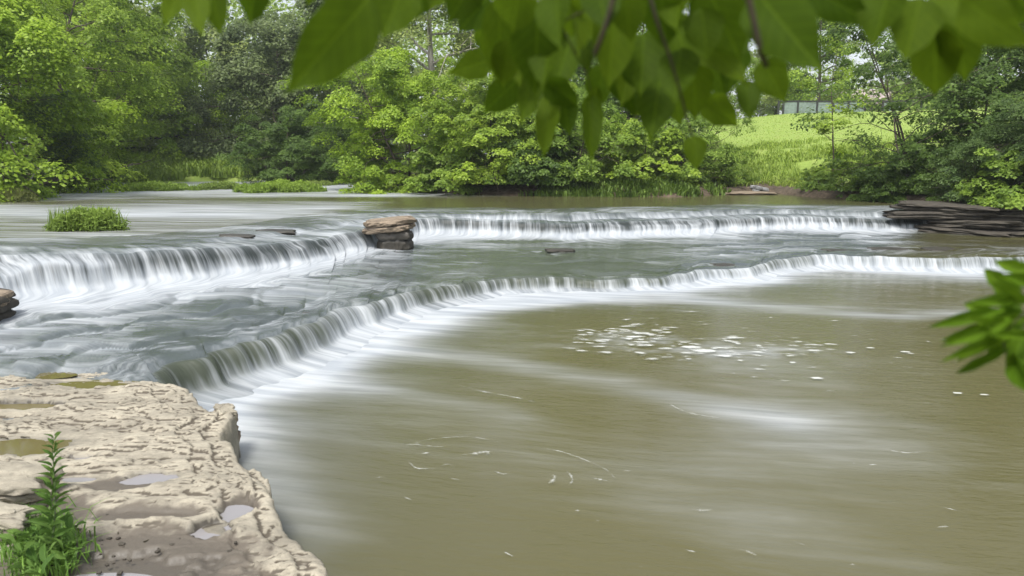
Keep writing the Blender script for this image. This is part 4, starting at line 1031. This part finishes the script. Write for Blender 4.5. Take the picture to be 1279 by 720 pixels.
B2_ = [(612, -6, 570, 42, 42, 1.15), (614, 74, 560, 92, 34, 1.3), (648, 98, 602, 143, 38, 1.25), (625, -4, 622, 108, 48, 1.1), (672, 6, 668, 122, 62, 1.05), (664, 84, 652, 157, 34, 1.2), (690, 116, 678, 200, 30, 1.25),
       (700, 106, 712, 172, 34, 1.25), (680, 98, 724, 136, 32, 1.2), (736, 118, 739, 206, 27, 1.3), (746, 108, 728, 166, 20, 1.3), (728, 22, 734, 92, 38, 1.15), (704, -10, 716, 50, 40, 1.05), (768, -14, 760, 116, 56, 1.1),
       (765, 58, 794, 152, 38, 1.2), (804, 42, 800, 122, 46, 1.15), (650, -24, 640, 44, 54, 1.0), (695, -20, 700, 64, 48, 1.0), (590, -24, 560, 30, 40, 1.15), (560, -30, 536, 14, 36, 1.2), (744, -24, 760, 40, 46, 1.0), (640, 30, 650, 110, 44, 1.2), (780, -26, 788, 56, 46, 1.0), (712, 50, 690, 120, 36, 1.25), (604, 20, 612, 80, 30, 1.3), (660, 10, 655, 75, 40, 1.25), (690, 40, 676, 110, 44, 1.1), (720, -10, 724, 70, 44, 1.1), (755, 80, 742, 140, 34, 1.3), (790, 60, 776, 135, 40, 1.25), (635, 50, 628, 112, 36, 1.1)]
branch('dense dark hanging leaf cluster left of the picture centre line of twigs',
       [([(520, -50, 1.2), (600, -20, 1.15), (690, -14, 1.15), (760, -20, 1.15), (800, -60, 1.1)], .004, .003), ([(770, -6, .98), (735, 12, .98), (698, 28, .98), (715, 60, 1.05), (735, 95, 1.28), (738, 118, 1.3)], .0022, .001),
        ([(768, -10, .95), (760, 22, .95), (752, 45, .95), (742, 70, .96)], .006, .005), ([(690, -14, 1.15), (676, 40, 1.18), (668, 90, 1.2)], .002, .001)], B2_, LV, tuple(at_d(680, -60, 1.15)))
B3_ = [(826, 88, 812, 178, 48, 1.2), (866, 70, 868, 152, 45, 1.15), (866, 170, 870, 214, 27, 1.3), (880, -24, 926, 78, 64, 1.05), (868, 42, 936, 107, 42, 1.15), (876, 120, 924, 160, 34, 1.25), (932, 100, 937, 152, 28, 1.25), (952, 74, 982, 130, 36, 1.2),
       (942, -14, 1030, 94, 66, .95), (962, 28, 955, 78, 24, 1.2), (824, -24, 832, 64, 50, 1.05), (838, 16, 862, 84, 38, 1.2), (850, -20, 845, 40, 44, 1.1), (905, -24, 900, 40, 50, 1.15), (840, 90, 850, 160, 36, 1.3), (892, 66, 905, 128, 36, 1.3), (815, 30, 835, 100, 40, 1.25), (800, 80, 796, 146, 40, 1.3), (850, 60, 842, 130, 44, 1.1), (910, 30, 915, 92, 44, 1.2), (876, 10, 884, 76, 44, 1.05), (925, 50, 908, 120, 38, 1.3)]
branch('hanging leaf cluster with a long dark twig and one lone low leaf, right of centre',
       [([(800, -50, 1.1), (880, -24, 1.1), (950, -20, 1.1), (1010, -50, 1.1)], .004, .003), ([(808, -20, .98), (820, 28, .98), (835, 66, 1.0), (848, 108, 1.02), (857, 145, 1.1), (866, 172, 1.25)], .0042, .002),
        ([(932, -16, .9), (942, 28, .9), (950, 66, .9), (958, 84, .92)], .006, .005)], B3_, LV, tuple(at_d(890, -60, 1.1)))
B4_ = [(1000, -22, 1096, 34, 40, 1.05), (1112, -18, 1090, 62, 50, 1.05), (1150, -4, 1130, 77, 50, 1.05), (1168, 34, 1168, 122, 48, 1.1), (1194, 2, 1206, 107, 44, 1.1), (1198, -4, 1292, 60, 48, 1.0), (1180, -26, 1216, 42, 42, 1.1), (1250, -26, 1304, 34, 42, 1.1), (1056, -30, 1064, 20, 46, 1.15), (1230, -30, 1240, 18, 44, 1.15)]
branch('row of broad green leaves hanging in at the top right corner',
       [([(980, -50, 1.1), (1080, -30, 1.1), (1180, -14, 1.1), (1300, -30, 1.1)], .004, .003), ([(1160, -16, 1.1), (1168, 34, 1.1)], .002, .001)], B4_, LV, tuple(at_d(1140, -60, 1.1)))
B5_ = [(a + dx_, b + dy_, c + dx_ * 1.4, d + dy_ * 1.2, e * .66, f * .80) for dx_, dy_ in ((0, 0), (9, 15)) for a, b, c, d, e, f in [(1296, 338, 1240, 327, 22, 1.5), (1276, 364, 1226, 337, 30, 1.5), (1272, 374, 1212, 378, 18, 1.5), (1258, 386, 1160, 409, 20, 1.45), (1264, 396, 1180, 433, 20, 1.45), (1254, 398, 1204, 380, 22, 1.5), (1250, 420, 1178, 451, 15, 1.45), (1292, 398, 1224, 402, 14, 1.5),
       (1254, 428, 1292, 482, 32, 1.5), (1278, 418, 1260, 468, 30, 1.5), (1292, 436, 1302, 506, 36, 1.5), (1268, 392, 1222, 424, 20, 1.55), (1290, 350, 1310, 320, 24, 1.5), (1262, 404, 1210, 440, 16, 1.5), (1275, 380, 1238, 396, 22, 1.55)]]
branch('bright green blurred leafy sprig poking in at the right edge over the pool',
       [([(1360, 300, 1.26), (1310, 350, 1.22), (1288, 386, 1.18), (1264, 404, 1.18), (1252, 426, 1.18), (1258, 446, 1.18)], .003, .0012), ([(1330, 470, 1.22), (1290, 420, 1.18), (1276, 400, 1.18)], .0025, .0012)], B5_, LV2, tuple(at_d(1340, 380, 1.0)))

# ------------------------------------------------------------------ weed on the slab
rs = np.random.RandomState(33)
M_WEED = near_leaf_mat('weed_leaf', (.07, .145, .028), (.14, .235, .05), .3)
LW = [leaf_mesh('leaf', s, M_WEED, 'lance', .22, .35) for s in range(3)]
bz_ = at(62, 700, .5); t = thing('weed', 'tall green weed with lance leaves growing beside the tilted boulder', 'plant', tuple(bz_))
A = Acc(); top = at_y(68, 545, bz_[1] + .12); stem = np.array([bz_ + (top - bz_) * q + np.array([.02 * math.sin(q * 4), 0, 0]) for q in np.linspace(0, 1, 12)])
A.add(*tube(stem - bz_, np.linspace(.006, .002, 12), 5)); link('stem', A.mesh('stem', mat_simple('weed_stem', (.10, .15, .05), .6, .2, 40, .1, .002)), t)
def bunch(origin, direction, n, L, wd, spread):
    for _ in range(n):
        d = np.array(direction) + rs.normal(size=3) * spread; d /= np.linalg.norm(d); b = origin + rs.normal(size=3) * .02
        l = L * rs.uniform(.6, 1.2); put_leaf(t, b, b + d * l, wd * rs.uniform(.7, 1.2), LW[rs.randint(3)], rs, .5, (0, -.4, 1))
for i in range(48):
    q = .18 + .82 * (i / 47); p = bz_ + (top - bz_) * q; az = i * 2.4
    d = np.array([math.cos(az), math.sin(az) * .8, .75 - .3 * (1 - q)]); l = .115 * (1.15 - q) + .04
    put_leaf(t, p, p + d / np.linalg.norm(d) * l, l * .24, LW[i % 3], rs, .3, (0, -.4, 1))
for _ in range(62):
    px, py = rs.normal(50, 26), rs.normal(684, 20); p = at(px, py, .52 + rs.rand() * .10); az = rs.rand() * 6.28
    d = np.array([math.cos(az), math.sin(az), rs.uniform(.1, 1.0)]); l = rs.uniform(.06, .15)
    put_leaf(t, p, p + d / np.linalg.norm(d) * l, l * .32, LW[rs.randint(3)], rs, .4, (0, -.3, 1))
# ground-hugging leaves and fine stems round its foot
A = Acc(); V = []; n = 900
px_, py_ = rs.normal(52, 26, n), rs.normal(690, 20, n); pts = np.array([at(a, b, .48) for a, b in zip(px_, py_)])
o = link('grass_tuft', grass_mesh('grass_tuft', pts - pts.mean(0), .13, .009, rs, .8), label='low tuft of fresh grass round the foot of the weed', category='grass'); o.location = pts.mean(0); o.color = (.14, .26, .05, 1)

# small litter on the mud: twigs and pebbles
rs = np.random.RandomState(44)
G5 = 'bits of twig lying on the mud of the slab'
for (px, py, L_, az) in ((130, 664, .16, .1), (118, 655, .10, .5), (45, 712, .25, .35), (148, 668, .08, 2.2), (10, 548, .16, 3.0), (26, 546, .08, .2), (180, 677, .05, 1.0), (100, 700, .08, 2.6)):
    c = at(px, py, SZ - .03); d = np.array([math.cos(az), math.sin(az), .05]); A = Acc(); A.add(*tube(bend_path((0, 0, 0), d, L_, rs, 5, .12), np.linspace(.006, .003, 6), 5))
    o = link('twig', A.mesh('twig', M_TWIG), label='short dark twig lying on the mud or puddle near the green weed', category='twig', group=G5); o.location = c
cl = [rock_mesh('pebble', .022, .018, .013, 90 + i, M_ROCKD, 2, 7) for i in range(3)]
G6 = 'small stones and clods on the muddy part of the slab'
for i in range(46):
    px, py = rs.normal(150, 62), rs.normal(682, 20)
    if px < 95 and py > 660: px += 60
    c = at(px, py, SZ - .04); o = link('pebble', cl[i % 3], label='small brown stone or clod on the muddy part of the slab', category='pebble', group=G6)
    o.location = c; s_ = rs.uniform(.2, .75); o.scale = (s_, s_, s_); o.rotation_euler[2] = rs.rand() * 6

# ------------------------------------------------------------------ damp air over the river
k = NT('damp_air'); pv = k.n('VolumePrincipled'); pv.inputs['Color'].default_value = (.86, .92, .95, 1); pv.inputs['Density'].default_value = .0006; pv.inputs['Anisotropy'].default_value = .2
k.t.links.new(pv.outputs[0], k.out.inputs['Volume'])
hz_ = link('haze', box_mesh('haze', [(-405, -65, -3.5, 405, 705, 75)], k.m), kind='stuff', label='faint damp haze over the river valley', category='haze')
